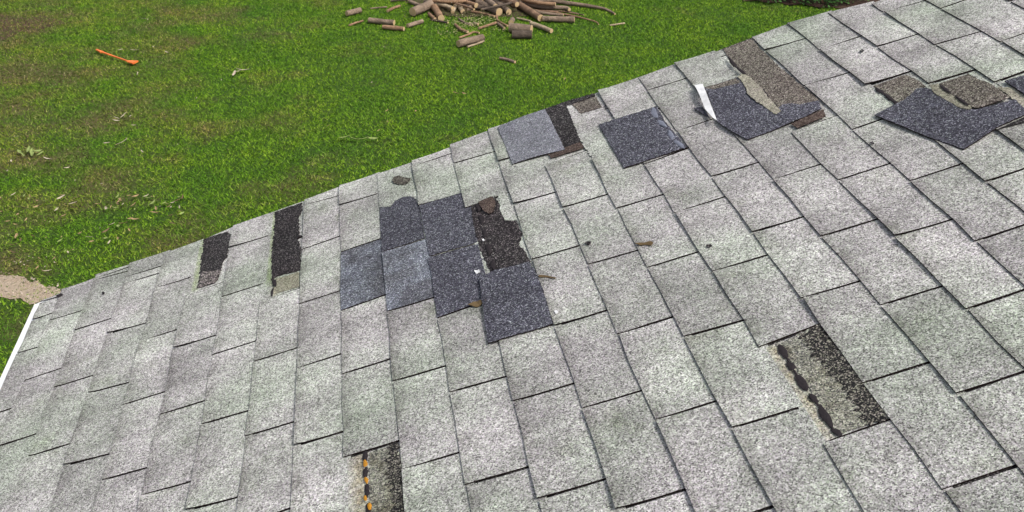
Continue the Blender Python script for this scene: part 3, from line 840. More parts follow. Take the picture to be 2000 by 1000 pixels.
PIECES=[
('shingle', 'light', 'tab', [(1.1403, 2.0961), (1.2639, 2.0869), (1.2632, 1.7648), (1.2573, 1.7731), (1.2544, 1.8215), (1.2366, 1.8542), (1.2118, 1.8635), (1.1878, 1.8578), (1.1726, 1.8271), (1.1367, 1.8523)], 'grey shingle with its lower side torn in a notch', 0.003, 0.0015, 0.0),
('dark_shingle', 'slate', 'tab', [(1.1375, 1.8696), (1.1733, 1.8408), (1.19, 1.8668), (1.2125, 1.8739), (1.2373, 1.8645), (1.2567, 1.8304), (1.2599, 1.764), (1.2608, 1.5593), (1.132, 1.5695)], 'dark blue grey shingle tab below a torn notch', 0.003, 0.0015, 0.0),
('dark_shingle', 'slate', 'tab', [(1.2612, 1.7805), (1.3982, 1.7642), (1.4057, 1.7723), (1.427, 1.7582), (1.4393, 1.7265), (1.4298, 1.6409), (1.4273, 1.5381), (1.4241, 1.4239), (1.2665, 1.4469)], 'dark blue grey shingle tab beside the black hole', 0.003, 0.0015, 0.0),
('dark_shingle', 'slate', 'flap', [(1.3853, 1.2303), (1.4289, 1.2415), (1.5216, 1.2257), (1.5279, 1.1684), (1.5311, 1.0757), (1.5269, 0.926), (1.369, 0.9428)], 'dark blue grey shingle tab slipped lowest in the dark block', 0.0026, 0.0015, 0.0),
('shingle', 'light', 'tab', [(1.4927, 1.6476), (1.5274, 1.6362), (1.5312, 1.5525), (1.5288, 1.3248), (1.5301, 1.2349), (1.5218, 1.2356), (1.5148, 1.2929), (1.5063, 1.3104), (1.5079, 1.3376), (1.5256, 1.3824), (1.5209, 1.4159), (1.528, 1.4408), (1.5219, 1.4673), (1.4909, 1.4915), (1.4875, 1.529), (1.4863, 1.5623), (1.4972, 1.5932)], 'ragged grey strip left of a torn away shingle', 0.003, 0.003, 0.0),
('felt_patch', 'felt', 'patch', [(1.416, 1.6981), (1.4417, 1.7225), (1.4826, 1.6677), (1.4929, 1.5981), (1.489, 1.5616), (1.4902, 1.5284), (1.4927, 1.4852), (1.5231, 1.4584), (1.5235, 1.4154), (1.5282, 1.3819), (1.5096, 1.332), (1.5173, 1.2924), (1.5238, 1.2327), (1.4183, 1.2391), (1.4054, 1.375), (1.4053, 1.5251)], 'black torn hole of bare felt beside the dark shingles', 0.0012, 0.002, 0.0),
('brown_flap', 'brown', 'flap', [(1.4362, 1.6407), (1.4732, 1.6446), (1.4807, 1.6418), (1.4835, 1.5957), (1.4689, 1.5484), (1.4565, 1.5485), (1.4446, 1.5742), (1.4387, 1.6118)], 'curled brown scrap at the top of the black hole', 0.0012, 0.001, 0.0),
('felt_patch', 'felt', 'patch', [(0.5237, 2.1078), (0.6068, 2.0991), (0.6286, 2.0571), (0.6247, 1.9791), (0.624, 1.9084), (0.6121, 1.8873), (0.6115, 1.8391), (0.6065, 1.7859), (0.598, 1.7702), (0.5366, 1.7792), (0.5376, 1.8439), (0.5311, 1.946), (0.5275, 2.0409)], 'black felt strip by the rake, nearer the eave', 0.0012, 0.003, 0.0),
('felt_patch', 'feltgrit', 'patch', [(0.5468, 1.8737), (0.6109, 1.8345), (0.6041, 1.7826), (0.5989, 1.7678), (0.5408, 1.7775)], 'gritty end of the black felt strip nearer the eave', 0.0012, 0.003, 0.0012),
('shingle', 'light', 'tab', [(0.6245, 2.1098), (0.6365, 2.119), (0.6404, 2.116), (0.6397, 1.9734), (0.6334, 1.985), (0.6253, 1.9773), (0.6266, 2.0429)], '', 0.003, 0.001, 0.0),
('felt_patch', 'felt', 'patch', [(0.7775, 2.1073), (0.8741, 2.1024), (0.8754, 2.0444), (0.8657, 2.0078), (0.8692, 1.8741), (0.8816, 1.8579), (0.8646, 1.8573), (0.8764, 1.7917), (0.8801, 1.6474), (0.8069, 1.6631), (0.7974, 1.6578), (0.7881, 1.6493), (0.7802, 1.8041), (0.7803, 1.9038), (0.7804, 2.009)], 'black felt strip running in from the rake edge', 0.0012, 0.003, 0.0),
('stained_patch', 'tan', 'patch', [(0.8042, 1.65), (0.8755, 1.6386), (0.8778, 1.5518), (0.805, 1.5648)], 'tan stained patch ending a black felt strip', 0.0012, 0.002, 0.0),
('gritty_patch', 'grit', 'patch', [(1.9375, 0.589), (2.0393, 0.5974), (2.0375, 0.4762), (2.0368, 0.3897), (2.0337, 0.2944), (1.9389, 0.2947), (1.9419, 0.3508), (1.9445, 0.4182), (1.9456, 0.4909), (1.9442, 0.5481)], 'mottled dark patch where a shingle is missing at lower right', 0.0012, 0.003, 0.0),
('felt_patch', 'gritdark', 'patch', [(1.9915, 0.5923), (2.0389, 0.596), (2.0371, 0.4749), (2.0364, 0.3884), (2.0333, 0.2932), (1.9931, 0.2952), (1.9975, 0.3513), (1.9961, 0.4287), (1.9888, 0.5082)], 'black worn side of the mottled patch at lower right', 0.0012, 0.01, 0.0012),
('gritty_patch', 'grit', 'patch', [(1.0637, 0.7194), (1.1298, 0.718), (1.1306, 0.637), (1.1285, 0.4851), (1.0565, 0.5207)], 'mottled patch with orange sealant at the bottom edge', 0.0012, 0.003, 0.0),
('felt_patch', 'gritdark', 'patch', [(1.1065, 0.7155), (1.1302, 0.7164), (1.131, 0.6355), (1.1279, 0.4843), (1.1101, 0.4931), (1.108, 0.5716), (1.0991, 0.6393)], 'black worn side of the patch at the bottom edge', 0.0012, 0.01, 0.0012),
('dark_shingle', 'slatelight', 'flap', [(1.5635, 2.0943), (1.7274, 2.0937), (1.7299, 2.0057), (1.7288, 1.8954), (1.7286, 1.7632), (1.5672, 1.7955)], 'pale slate shingle loose at the rake edge', 0.0026, 0.001, 0.0),
('felt_patch', 'felt', 'patch', [(1.7247, 2.1043), (1.7883, 2.1014), (1.8936, 2.0794), (1.8934, 2.0559), (1.8153, 2.0604), (1.7946, 2.0627), (1.7921, 1.984), (1.7867, 1.9027), (1.7811, 1.7773), (1.6842, 1.7754), (1.7277, 1.9123)], 'black felt beside the pale slate shingle at the rake', 0.0012, 0.002, 0.002),
('brown_patch', 'brown', 'patch', [(1.6771, 1.7796), (1.7796, 1.7764), (1.7818, 1.7277), (1.6798, 1.7429)], 'brown strip under the pale slate shingle', 0.0012, 0.002, 0.003),
('shingle', 'light', 'tab', [(1.7779, 2.0868), (1.809, 2.0743), (1.8124, 2.016), (1.8237, 1.9647), (1.8955, 1.9561), (1.8976, 1.8669), (1.9147, 1.6308), (1.7872, 1.6487), (1.7824, 1.8146), (1.7903, 1.9449), (1.7935, 2.0256)], 'grey shingle with a ragged edge beside black felt', 0.003, 0.003, 0.0),
('shingle', 'light', 'tab', [(1.8903, 2.0668), (1.9024, 2.0734), (1.9059, 1.9636), (1.8927, 1.9588)], '', 0.003, 0.001, 0.0),
('gritty_patch', 'brownrit', 'patch', [(1.8141, 2.0664), (1.8934, 2.0657), (1.8915, 1.962), (1.8247, 1.9701), (1.8184, 2.021)], 'brown gritty patch at the rake edge', 0.0012, 0.002, 0.0),
('dark_shingle', 'slate', 'flap', [(1.854, 1.8394), (2.0357, 1.8144), (2.0274, 1.6858), (2.0307, 1.5819), (2.0347, 1.501), (1.8537, 1.5167)], 'square dark slate shingle flap lying loose below the rake', 0.0026, 0.0012, 0.0),
('gritty_patch', 'brownrit', 'patch', [(2.3256, 2.0466), (2.4209, 2.0414), (2.4142, 1.9496), (2.4144, 1.8791), (2.4108, 1.7684), (2.4135, 1.7106), (2.4112, 1.6426), (2.4164, 1.5367), (2.4135, 1.4875), (2.3534, 1.4966), (2.3429, 1.5149), (2.3289, 1.5288), (2.3158, 1.5183), (2.3142, 1.6164), (2.3217, 1.7108), (2.32, 1.7931), (2.3158, 1.882), (2.3162, 1.9549)], 'long brown gritty strip running in from the rake edge', 0.0012, 0.002, 0.001),
('brown_patch', 'brown', 'patch', [(2.303, 1.4129), (2.4002, 1.4266), (2.3894, 1.3847), (2.307, 1.38)], 'brown strip below the long gritty strip', 0.0012, 0.001, 0.006),
('dark_shingle', 'slate', 'flap', [(2.1888, 1.8164), (2.2883, 1.8019), (2.2849, 1.7206), (2.2748, 1.6752), (2.2817, 1.618), (2.2863, 1.5488), (2.2961, 1.5117), (2.3267, 1.5285), (2.3461, 1.517), (2.3608, 1.4944), (2.41, 1.4843), (2.3988, 1.4373), (2.3466, 1.4205), (2.3213, 1.4227), (2.2992, 1.4218), (2.1809, 1.4172), (2.1586, 1.4997), (2.1482, 1.5662), (2.1677, 1.6747)], 'dark slate flap with a white glare edge', 0.0026, 0.001, 0.0),
('gritty_patch', 'brownrit', 'flap', [(2.1892, 1.8114), (2.285, 1.7961), (2.2817, 1.7282), (2.2448, 1.723), (2.2214, 1.7384), (2.1847, 1.7244), (2.1721, 1.7201)], 'brown gritty corner of the slate flap', 0.001, 0.003, 0.0018),
('torn_strip', 'tan', 'flap', [(2.2886, 1.7956), (2.3051, 1.8054), (2.3155, 1.7759), (2.3184, 1.6972), (2.3109, 1.6031), (2.3095, 1.5478), (2.3092, 1.4971), (2.2908, 1.492), (2.2843, 1.5177), (2.2831, 1.5582), (2.2752, 1.6105), (2.2727, 1.6672), (2.2829, 1.7038), (2.2886, 1.7684)], 'pale tan torn strip across the slate flap', 0.002, 0.002, 0.004),
('glare_lip', 'glarepaper', 'flap', [(2.165, 1.8348), (2.1879, 1.8244), (2.175, 1.7452), (2.1627, 1.665), (2.1446, 1.5558), (2.1403, 1.5792), (2.1433, 1.6679), (2.1569, 1.7637)], 'white strip of glare along the curled slate flap edge', 0.0008, 0.0005, 0.006),  # glare on the lifted flap edge, built as a white strip
('slate_scrap', 'slate', 'flap', [(2.1201, 1.7136), (2.1449, 1.7015), (2.1397, 1.6095)], '', 0.0015, 0.0005, 0),
('gritty_patch', 'brownrit', 'patch', [(2.5567, 1.4589), (2.6454, 1.4549), (2.6535, 1.4134), (2.6536, 1.3576), (2.6239, 1.3495), (2.5807, 1.3251), (2.5533, 1.3265), (2.5522, 1.3767), (2.5582, 1.4252)], 'brown gritty patch left above the torn slate flap', 0.0012, 0.002, 0.0),
('gritty_patch', 'brownrit', 'flap', [(2.6764, 1.329), (2.7535, 1.3218), (2.7554, 1.2804), (2.7641, 1.233), (2.7597, 1.1425), (2.7114, 1.1454), (2.6811, 1.1477), (2.6747, 1.1646), (2.6769, 1.2122), (2.6704, 1.2554), (2.6744, 1.3041)], 'brown gritty patch above the right end of the torn slate flap', 0.002, 0.002, 0.004),
('torn_strip', 'tan', 'flap', [(2.6544, 1.3405), (2.6746, 1.3309), (2.6744, 1.3041), (2.6704, 1.2554), (2.6769, 1.2122), (2.6722, 1.1601), (2.6633, 1.1584), (2.6511, 1.1846), (2.6469, 1.2317), (2.645, 1.2852)], 'pale tan torn strip above the large slate flap', 0.002, 0.002, 0.004),
('dark_shingle', 'slate', 'flap', [(2.4843, 1.2977), (2.5298, 1.3111), (2.5818, 1.3258), (2.6264, 1.3528), (2.6473, 1.3387), (2.6469, 1.2896), (2.65, 1.2384), (2.6512, 1.1906), (2.6657, 1.1587), (2.6777, 1.147), (2.7097, 1.143), (2.7537, 1.1374), (2.7687, 1.1362), (2.7592, 1.0766), (2.7441, 1.0514), (2.6644, 1.0369), (2.6451, 1.0297), (2.5652, 1.0042), (2.5322, 1.1158), (2.4936, 1.2533)], 'large dark slate flap with pointed ends at the right', 0.0026, 0.001, 0.0),
('dark_shingle', 'slate', 'flap', [(2.7962, 1.2285), (2.8442, 1.223), (2.9197, 1.2146), (2.8926, 1.0691), (2.8013, 1.025), (2.7913, 1.1345), (2.7952, 1.181)], 'dark slate piece at the right edge of the picture', 0.0026, 0.001, 0.0),
('torn_strip', 'tan', 'patch', [(2.7716, 1.2189), (2.7969, 1.1888), (2.792, 1.136), (2.7877, 1.044), (2.7512, 1.0466), (2.765, 1.1458)], 'pinkish torn remnant beside the slate pieces', 0.0012, 0.003, 0.003),
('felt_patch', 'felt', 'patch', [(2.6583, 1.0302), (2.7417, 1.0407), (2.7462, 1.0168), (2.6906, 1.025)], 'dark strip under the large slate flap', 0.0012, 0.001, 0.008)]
DABS=[
(1.9433, 0.5728, 1.9414, 0.5432, 0.0079, 'tar', 0.0047),
(1.94, 0.5156, 1.9392, 0.5004, 0.0082, 'tar', 0.0047),
(1.9401, 0.4742, 1.9396, 0.428, 0.008, 'tar', 0.0047),
(1.9399, 0.4116, 1.9413, 0.3981, 0.0078, 'tar', 0.0047),
(1.9419, 0.3758, 1.9407, 0.3248, 0.0081, 'tar', 0.0047),
(1.9399, 0.3076, 1.9438, 0.2967, 0.0066, 'tar', 0.0047),
(1.9411, 0.5397, 1.9408, 0.5204, 0.0024, 'tar', 0.0047),
(1.9398, 0.4966, 1.9392, 0.4798, 0.0024, 'tar', 0.0047),
(1.9405, 0.3938, 1.9411, 0.3809, 0.0023, 'tar', 0.0047),
(1.9396, 0.3224, 1.9397, 0.3092, 0.0026, 'tar', 0.0047),
(1.0536, 0.7237, 1.0528, 0.6987, 0.0063, 'tar', 0.0047),
(1.053, 0.6703, 1.0524, 0.651, 0.0067, 'tar', 0.0047),
(1.0536, 0.6184, 1.0548, 0.5865, 0.0066, 'tar', 0.0047),
(1.0551, 0.5605, 1.0554, 0.5394, 0.0064, 'tar', 0.0047),
(1.0536, 0.6922, 1.0544, 0.6801, 0.0047, 'rust', 0.0072),
(1.0532, 0.6415, 1.056, 0.6225, 0.0041, 'rust', 0.0072),
(1.0502, 0.5833, 1.0521, 0.5732, 0.0035, 'rust', 0.0072),
(1.0582, 0.5579, 1.0599, 0.5421, 0.0045, 'rust', 0.0072),
(1.4315, 1.6356, 1.4317, 1.5889, 0.0064, 'tar', 0.0066),
(1.4306, 1.5573, 1.4316, 1.5183, 0.0069, 'tar', 0.0066),
(1.43, 1.473, 1.4299, 1.4397, 0.0068, 'tar', 0.0066),
(1.43, 1.3864, 1.4295, 1.341, 0.0073, 'tar', 0.0066),
(1.431, 1.3008, 1.4291, 1.2586, 0.0071, 'tar', 0.0066),
(2.0196, 1.8033, 2.0148, 1.7411, 0.0081, 'bluegrey', 0.0096),
(2.0147, 1.7127, 2.0187, 1.661, 0.0079, 'bluegrey', 0.0096),
(2.0189, 1.6297, 2.0162, 1.579, 0.0077, 'bluegrey', 0.0096),
(2.019, 1.5578, 2.0251, 1.5083, 0.0069, 'bluegrey', 0.0096),
(2.3138, 1.9481, 2.3072, 1.8628, 0.0061, 'tar', 0.0117),
(2.3096, 1.8555, 2.3128, 1.7869, 0.0052, 'tar', 0.0117),
(2.3132, 1.6756, 2.3105, 1.6027, 0.0071, 'tar', 0.0117),
(2.3081, 1.5806, 2.3078, 1.5171, 0.0055, 'tar', 0.0117),
(2.556, 1.4383, 2.555, 1.3998, 0.0059, 'tar', 0.0057),
(2.5564, 1.3907, 2.5567, 1.3444, 0.0059, 'tar', 0.0057),
(2.5574, 1.3399, 2.5557, 1.3192, 0.0051, 'tar', 0.0057),
(2.6723, 1.3153, 2.6693, 1.2577, 0.0044, 'tar', 0.0155),
(2.6703, 1.2345, 2.6701, 1.1701, 0.0043, 'tar', 0.0155),
(0.7958, 1.6463, 0.8026, 1.6062, 0.0065, 'tar', 0.006),
(0.7966, 1.5987, 0.7955, 1.5564, 0.0042, 'tar', 0.006)]
SCRAPS=[
('shingle_fragment', 'brownrit', [(1.1884, 1.9965), (1.1949, 2.0184), (1.211, 2.0205), (1.23, 1.9885), (1.2506, 1.9593), (1.2388, 1.9386), (1.2233, 1.9402), (1.1941, 1.9724)], 'grey brown shingle fragment lying near the rake edge', 'shingle fragment', 0.008, 0.006),
('dry_leaf', 'leafbrown', [(1.3432, 1.1299), (1.3579, 1.1394), (1.3751, 1.1351), (1.3906, 1.1197), (1.3752, 1.1156), (1.3613, 1.1128)], 'curled brown leaf on the dark shingles', 'leaf', 0.008, 0.012),
('paper_scrap', 'glarepaper', [(1.3775, 1.2825), (1.3899, 1.279), (1.3922, 1.264), (1.3809, 1.264)], 'small white scrap on the dark shingles', 'scrap', 0.008, 0.006),
('plastic_bit', 'red', [(1.4336, 1.0573), (1.4433, 1.0602), (1.4448, 1.0451), (1.4363, 1.0414)], 'tiny red bit on the lowest dark shingle', 'scrap', 0.008, 0.006),
('paper_scrap', 'glarepaper', [(1.4187, 1.4189), (1.4235, 1.4213), (1.4251, 1.4112), (1.4207, 1.4115)], 'tiny white crumb at a dark shingle slot', 'scrap', 0.008, 0.006),
('paper_scrap', 'glarepaper', [(1.5392, 0.9707), (1.5457, 0.9709), (1.547, 0.9587), (1.5406, 0.9584)], 'tiny white crumb right of the dark shingles', 'scrap', 0.008, 0.006),
('bark_crumb', 'felt', [(1.9271, 1.0051), (1.9384, 1.0043), (1.9388, 0.9939), (1.9302, 0.9952)], 'dark crumb on a pale shingle below the square flap', 'crumb', 0.008, 0.006),
('bark_crumb', 'felt', [(1.6684, 1.2115), (1.6765, 1.2164), (1.6866, 1.2061), (1.6763, 1.1974)], 'dark crumb on the shingles right of the black hole', 'crumb', 0.008, 0.006),
('bark_crumb', 'felt', [(2.6193, 1.6797), (2.6301, 1.6862), (2.6285, 1.6692), (2.6191, 1.6658)], 'dark crumb on the shingles near the upper right rake', 'crumb', 0.008, 0.006),
('bark_crumb', 'felt', [(2.4163, 1.1794), (2.424, 1.1788), (2.4226, 1.1672), (2.4159, 1.17)], 'dark crumb below the large slate flap', 'crumb', 0.008, 0.006),
('bark_scrap', 'leafbrown', [(1.7817, 1.124), (1.798, 1.1198), (1.8169, 1.1109), (1.8217, 1.0994), (1.8142, 1.0918), (1.8044, 1.1044), (1.79, 1.1099)], 'narrow brown scrap stuck at a shingle corner', 'scrap', 0.008, 0.006),
('twig', 'leafbrown', [(1.5318, 1.1466), (1.551, 1.1331), (1.5701, 1.107), (1.5669, 1.1042), (1.5473, 1.1281), (1.5314, 1.1368)], 'thin brown twig right of the dark shingles', 'twig', 0.008, 0.004),
('moss_bit', 'tar', [(-0.0005, 2.0941), (0.0168, 2.0987), (0.0293, 2.077), (0.0121, 2.0724)], 'dark moss bit near the eave corner', 'moss', 0.008, 0.006),
('moss_bit', 'tar', [(0.1842, 1.9904), (0.191, 1.9922), (0.1981, 1.9744), (0.1913, 1.9727)], 'dark moss bit on shingles near the eave', 'moss', 0.008, 0.006)]
LOGS=[
('log', 'bark', [(0.901, 14.444), (1.108, 14.594)], 0.04, 0.04, 0.04, 'short log with pale ends lying alone left of the woodpile'),
('branch', 'bark', [(1.263, 14.749), (1.387, 14.781), (1.511, 14.786)], 0.011, 0.011, 0.011, 'thin twig left of the woodpile above the long grey log'),
('branch', 'barktan', [(1.507, 14.529), (1.598, 14.676), (1.704, 14.767)], 0.022, 0.022, 0.022, 'short crooked tan stub left of the woodpile'),
('log', 'bark', [(1.219, 14.049), (1.571, 13.857)], 0.039, 0.039, 0.039, 'grey log left of the woodpile, above the peeled tan one'),
('log', 'barktan', [(1.403, 13.712), (1.692, 13.561)], 0.032, 0.032, 0.032, 'peeled tan log in front of a grey log at left'),
('log', 'bark', [(1.752, 13.705), (1.979, 13.89)], 0.03, 0.03, 0.03, 'grey log slanting just right of the peeled tan log'),
('branch', 'barktan', [(0.928, 13.93), (1.025, 14.038), (1.131, 14.121)], 0.015, 0.015, 0.015, 'small crooked stick at the far left below the lone short log'),
('branch', 'barkdark', [(1.581, 15.096), (1.716, 15.129), (1.847, 15.076)], 0.016, 0.016, 0.016, 'dark stick at the picture top left of the woodpile'),
('branch', 'bark', [(1.865, 14.974), (1.961, 14.785), (2.047, 14.686)], 0.027, 0.027, 0.027, 'grey branch pointing right at the left end of the woodpile'),
('log', 'bark', [(1.865, 14.255), (2.065, 14.489), (2.275, 14.786)], 0.066, 0.066, 0.066, 'thick grey log with pale left end at left of the pile'),
('log', 'barktan', [(2.205, 14.523), (2.257, 13.927)], 0.049, 0.049, 0.049, 'stubby tan log pointing down from the thick left log'),
('log', 'barktan', [(2.104, 14.244), (2.171, 13.969)], 0.026, 0.026, 0.026, 'small tan stub under the thick left log'),
('branch', 'barkdark', [(2.127, 13.99), (2.238, 13.892), (2.34, 13.797)], 0.015, 0.015, 0.015, 'dark stick in front of the stubby tan log'),
('log', 'pale', [(2.244, 14.611), (2.36, 14.534), (2.465, 14.35)], 0.032, 0.032, 0.062, 'whitish peeled log at left centre of the pile'),
('branch', 'barktan', [(2.44, 15.216), (2.437, 14.696)], 0.028, 0.028, 0.028, 'tan branch pointing down at the picture top, left one'),
('branch', 'barktan', [(2.573, 15.191), (2.531, 14.623)], 0.028, 0.028, 0.028, 'tan branch pointing down at the picture top, right one'),
('log', 'pale', [(2.457, 14.285), (2.543, 14.598)], 0.026, 0.026, 0.026, 'short pale split stub standing up in the pile'),
('log', 'pale', [(2.579, 14.64), (2.607, 14.251)], 0.036, 0.036, 0.036, 'short round log showing a yellow cut end'),
('log', 'bark', [(2.652, 14.31), (2.854, 14.52)], 0.04, 0.04, 0.04, 'mossy grey log just right of the yellow cut end'),
('branch', 'barktan', [(2.741, 14.291), (2.907, 14.153), (3.043, 13.969)], 0.018, 0.018, 0.018, 'slim tan branch below the big centre log'),
('log', 'bark', [(2.883, 14.631), (3.125, 14.065)], 0.054, 0.054, 0.054, 'big grey log slanting to the right at pile centre'),
('log', 'bark', [(3.159, 14.697), (3.27, 14.069)], 0.045, 0.045, 0.045, 'grey log with tan cut end right of the big centre log'),
('log', 'barkred', [(3.315, 14.852), (3.507, 14.306), (3.674, 13.663)], 0.051, 0.051, 0.051, 'long reddish log with a pale cut end at right of the pile'),
('branch', 'bark', [(3.422, 14.658), (3.555, 14.407), (3.82, 14.137), (4.139, 14.105), (4.163, 13.992)], 0.037, 0.027, 0.067, 'curved grey branch ending in a pale split tip'),
('log', 'bark', [(3.704, 13.657), (4.145, 13.525)], 0.043, 0.043, 0.043, 'horizontal log with a pale right end at the right of the pile'),
('branch', 'bark', [(3.896, 14.651), (4.296, 14.378), (4.578, 14.186), (4.742, 14.046), (4.806, 13.791)], 0.036, 0.014, 0.036, 'longest branch reaching out right from the pile top'),
('branch', 'bark', [(3.487, 14.421), (3.69, 14.468), (3.939, 14.45)], 0.032, 0.032, 0.082, 'grey branch at the picture top right of the pile'),
('branch', 'barktan', [(3.962, 13.986), (4.181, 13.813), (4.372, 13.596), (4.468, 13.451), (4.461, 13.351)], 0.017, 0.008, 0.017, 'thin whip of a branch trailing right of the pile'),
('branch', 'pale', [(3.357, 13.842), (3.455, 13.746), (3.534, 13.63)], 0.015, 0.015, 0.015, 'slim pale stick below the long reddish log'),
('log', 'pale', [(3.505, 13.503), (3.619, 13.308), (3.727, 13.094)], 0.032, 0.032, 0.032, 'whitish log with two cut ends right of the paired logs'),
('log', 'bark', [(3.165, 13.263), (3.447, 13.115)], 0.063, 0.063, 0.063, 'upper of the two thick grey logs lying together'),
('log', 'barkdark', [(3.147, 12.949), (3.418, 12.9)], 0.057, 0.057, 0.057, 'lower, darker of the two thick grey logs'),
('log', 'bark', [(3.224, 13.558), (3.268, 13.702)], 0.038, 0.038, 0.038, 'small log with round pale end above the paired logs'),
('log', 'bark', [(2.373, 12.694), (2.734, 12.902)], 0.052, 0.052, 0.052, 'grey log with pale left end lying nearest the roof'),
('branch', 'pale', [(2.493, 12.657), (2.622, 12.746), (2.742, 12.861)], 0.014, 0.014, 0.014, 'pale splinter beside the log nearest the roof'),
('branch', 'barktan', [(2.427, 13.078), (2.576, 13.193), (2.649, 13.323), (2.725, 13.237)], 0.014, 0.014, 0.014, 'bent stick above the log nearest the roof'),
('branch', 'barktan', [(2.433, 13.684), (2.472, 13.43), (2.572, 13.29)], 0.021, 0.021, 0.021, 'hooked tan stick above the bent stick'),
('branch', 'bark', [(2.514, 13.963), (2.573, 13.747), (2.677, 13.628)], 0.017, 0.017, 0.017, 'curved grey stick with white cut end'),
('branch', 'pale', [(2.703, 13.717), (2.759, 13.631)], 0.019, 0.019, 0.019, 'short stick showing a white end beside the sawdust'),
('branch', 'barktan', [(2.742, 13.43), (3.022, 13.653)], 0.021, 0.021, 0.021, 'tan stick slanting below the sawdust'),
('branch', 'barktan', [(3.083, 14.041), (3.051, 13.812), (3.1, 13.625), (3.162, 13.489)], 0.017, 0.017, 0.017, 'crooked forked stick left of the paired logs'),
('branch', 'bark', [(3.04, 13.623), (3.099, 13.364)], 0.021, 0.021, 0.021, 'short grey stick touching the paired logs'),
('branch', 'pale', [(4.606, 13.266), (4.838, 13.324)], 0.013, 0.013, 0.013, 'lone pale stick on the grass right of the pile'),
('branch', 'bark', [(2.855, 12.101), (2.951, 12.021), (3.028, 11.905)], 0.019, 0.019, 0.019, 'lone short branch on the open lawn below the pile'),
('branch', 'barkdark', [(2.642, 14.717), (2.938, 14.949)], 0.027, 0.027, 0.027, 'dark branch behind the big centre log'),
('log', 'barkdark', [(2.32, 14.939), (2.664, 15.05)], 0.041, 0.041, 0.061, 'dark log at the picture top behind the tan branches'),
('log', 'barkdark', [(2.836, 14.814), (3.323, 14.899)], 0.051, 0.051, 0.101, 'dark log at the picture top behind the big centre log'),
('log', 'barkdark', [(3.038, 14.556), (3.29, 14.679)], 0.036, 0.036, 0.036, 'dark log tucked under the centre logs'),
('branch', 'barkred', [(3.379, 14.485), (3.63, 14.11), (3.998, 14.016)], 0.022, 0.022, 0.022, 'brown branch lying between the reddish log and curved branch'),
('log', 'barkdark', [(3.667, 14.803), (4.081, 14.873)], 0.046, 0.046, 0.046, 'dark log at the picture top behind the longest branch'),
('log', 'bark', [(2.318, 14.552), (2.611, 14.695)], 0.045, 0.045, 0.105, 'grey log crossing behind the whitish peeled log'),
('log', 'barktan', [(2.656, 14.614), (2.82, 14.361)], 0.036, 0.036, 0.086, 'tan log between the yellow cut end and the big centre log'),
('log', 'bark', [(2.99, 14.596), (3.082, 14.133)], 0.041, 0.041, 0.121, 'grey log wedged beside the big centre log'),
('branch', 'barktan', [(3.463, 14.514), (3.715, 14.158), (3.966, 14.057)], 0.028, 0.028, 0.128, 'tan branch on top of the curved grey branch'),
('branch', 'bark', [(3.532, 14.221), (3.749, 13.913), (4.03, 13.782)], 0.022, 0.022, 0.042, 'grey branch just above the horizontal right log'),
('log', 'barkdark', [(2.091, 14.842), (2.286, 14.582)], 0.036, 0.036, 0.036, 'dark log under the thick left log'),
('log', 'barkdark', [(2.604, 14.509), (2.973, 14.359)], 0.04, 0.04, 0.04, 'dark log lying across under the centre logs'),
('log', 'barkred', [(3.198, 14.577), (3.406, 14.147)], 0.041, 0.041, 0.131, 'reddish short log above the long reddish one'),
('branch', 'barkred', [(2.376, 14.68), (2.628, 14.354), (2.76, 14.112)], 0.018, 0.018, 0.098, 'reddish thin branch crossing the middle left of the pile'),
('branch', 'barkdark', [(2.848, 13.957), (3.171, 14.113), (3.442, 14.283)], 0.018, 0.018, 0.138, 'dark thin branch crossing over the big centre log'),
('branch', 'barkred', [(3.619, 14.513), (3.786, 14.205), (4.054, 14.102), (4.283, 13.898)], 0.018, 0.009, 0.018, 'reddish thin branch under the curved grey branch'),
('branch', 'barktan', [(2.194, 14.624), (2.448, 14.465), (2.684, 14.505)], 0.023, 0.023, 0.123, 'tan branch along the picture top left of centre'),
('log', 'barkred', [(2.754, 14.786), (2.96, 14.548)], 0.037, 0.037, 0.097, 'reddish log at the picture top beside the centre'),
('branch', 'barkdark', [(3.954, 14.403), (4.157, 14.037), (4.348, 13.841)], 0.016, 0.009, 0.016, 'dark thin branch right of the curved branch tip')]
ORANGE=[
(-2.456, 13.35),
(-2.36, 13.224),
(-1.95, 12.771),
(-1.85, 12.712)]
SAND=[
(-2.721, 7.533),
(-2.34, 7.379),
(-2.146, 7.275),
(-1.941, 7.206),
(-1.846, 7.103),
(-1.796, 7.121),
(-1.714, 6.996),
(-1.648, 6.994),
(-1.579, 6.94),
(-1.549, 6.835),
(-1.593, 6.665),
(-1.711, 6.749),
(-1.772, 6.719),
(-1.873, 6.84),
(-1.953, 6.837),
(-2.048, 6.894),
(-2.2, 6.862),
(-2.611, 7.038)]
SOIL=[
(-5.611, 16.575),
(-4.836, 15.998),
(-4.282, 15.59),
(-3.994, 15.321),
(-3.79, 15.23),
(-3.632, 15.335),
(-3.288, 15.033),
(-3.174, 14.83),
(-3.354, 14.736),
(-3.464, 14.655),
(-3.549, 14.473),
(-3.737, 14.556),
(-3.791, 14.323),
(-3.901, 14.107),
(-4.217, 14.026),
(-4.917, 14.338)]
BED=[
(6.901, 14.14),
(7.125, 14.127),
(7.228, 13.966),
(7.399, 13.991),
(7.527, 13.799),
(7.736, 13.816),
(7.887, 13.595),
(8.084, 13.586),
(8.255, 13.337),
(9.464, 13.497),
(10.914, 15.759),
(9.404, 17.189),
(7.471, 16.058)]
SAW=[
(2.697, 13.988),
(2.851, 14.012),
(3.033, 13.953),
(3.06, 13.767),
(2.916, 13.642),
(2.729, 13.626),
(2.526, 13.465),
(2.371, 13.741)]
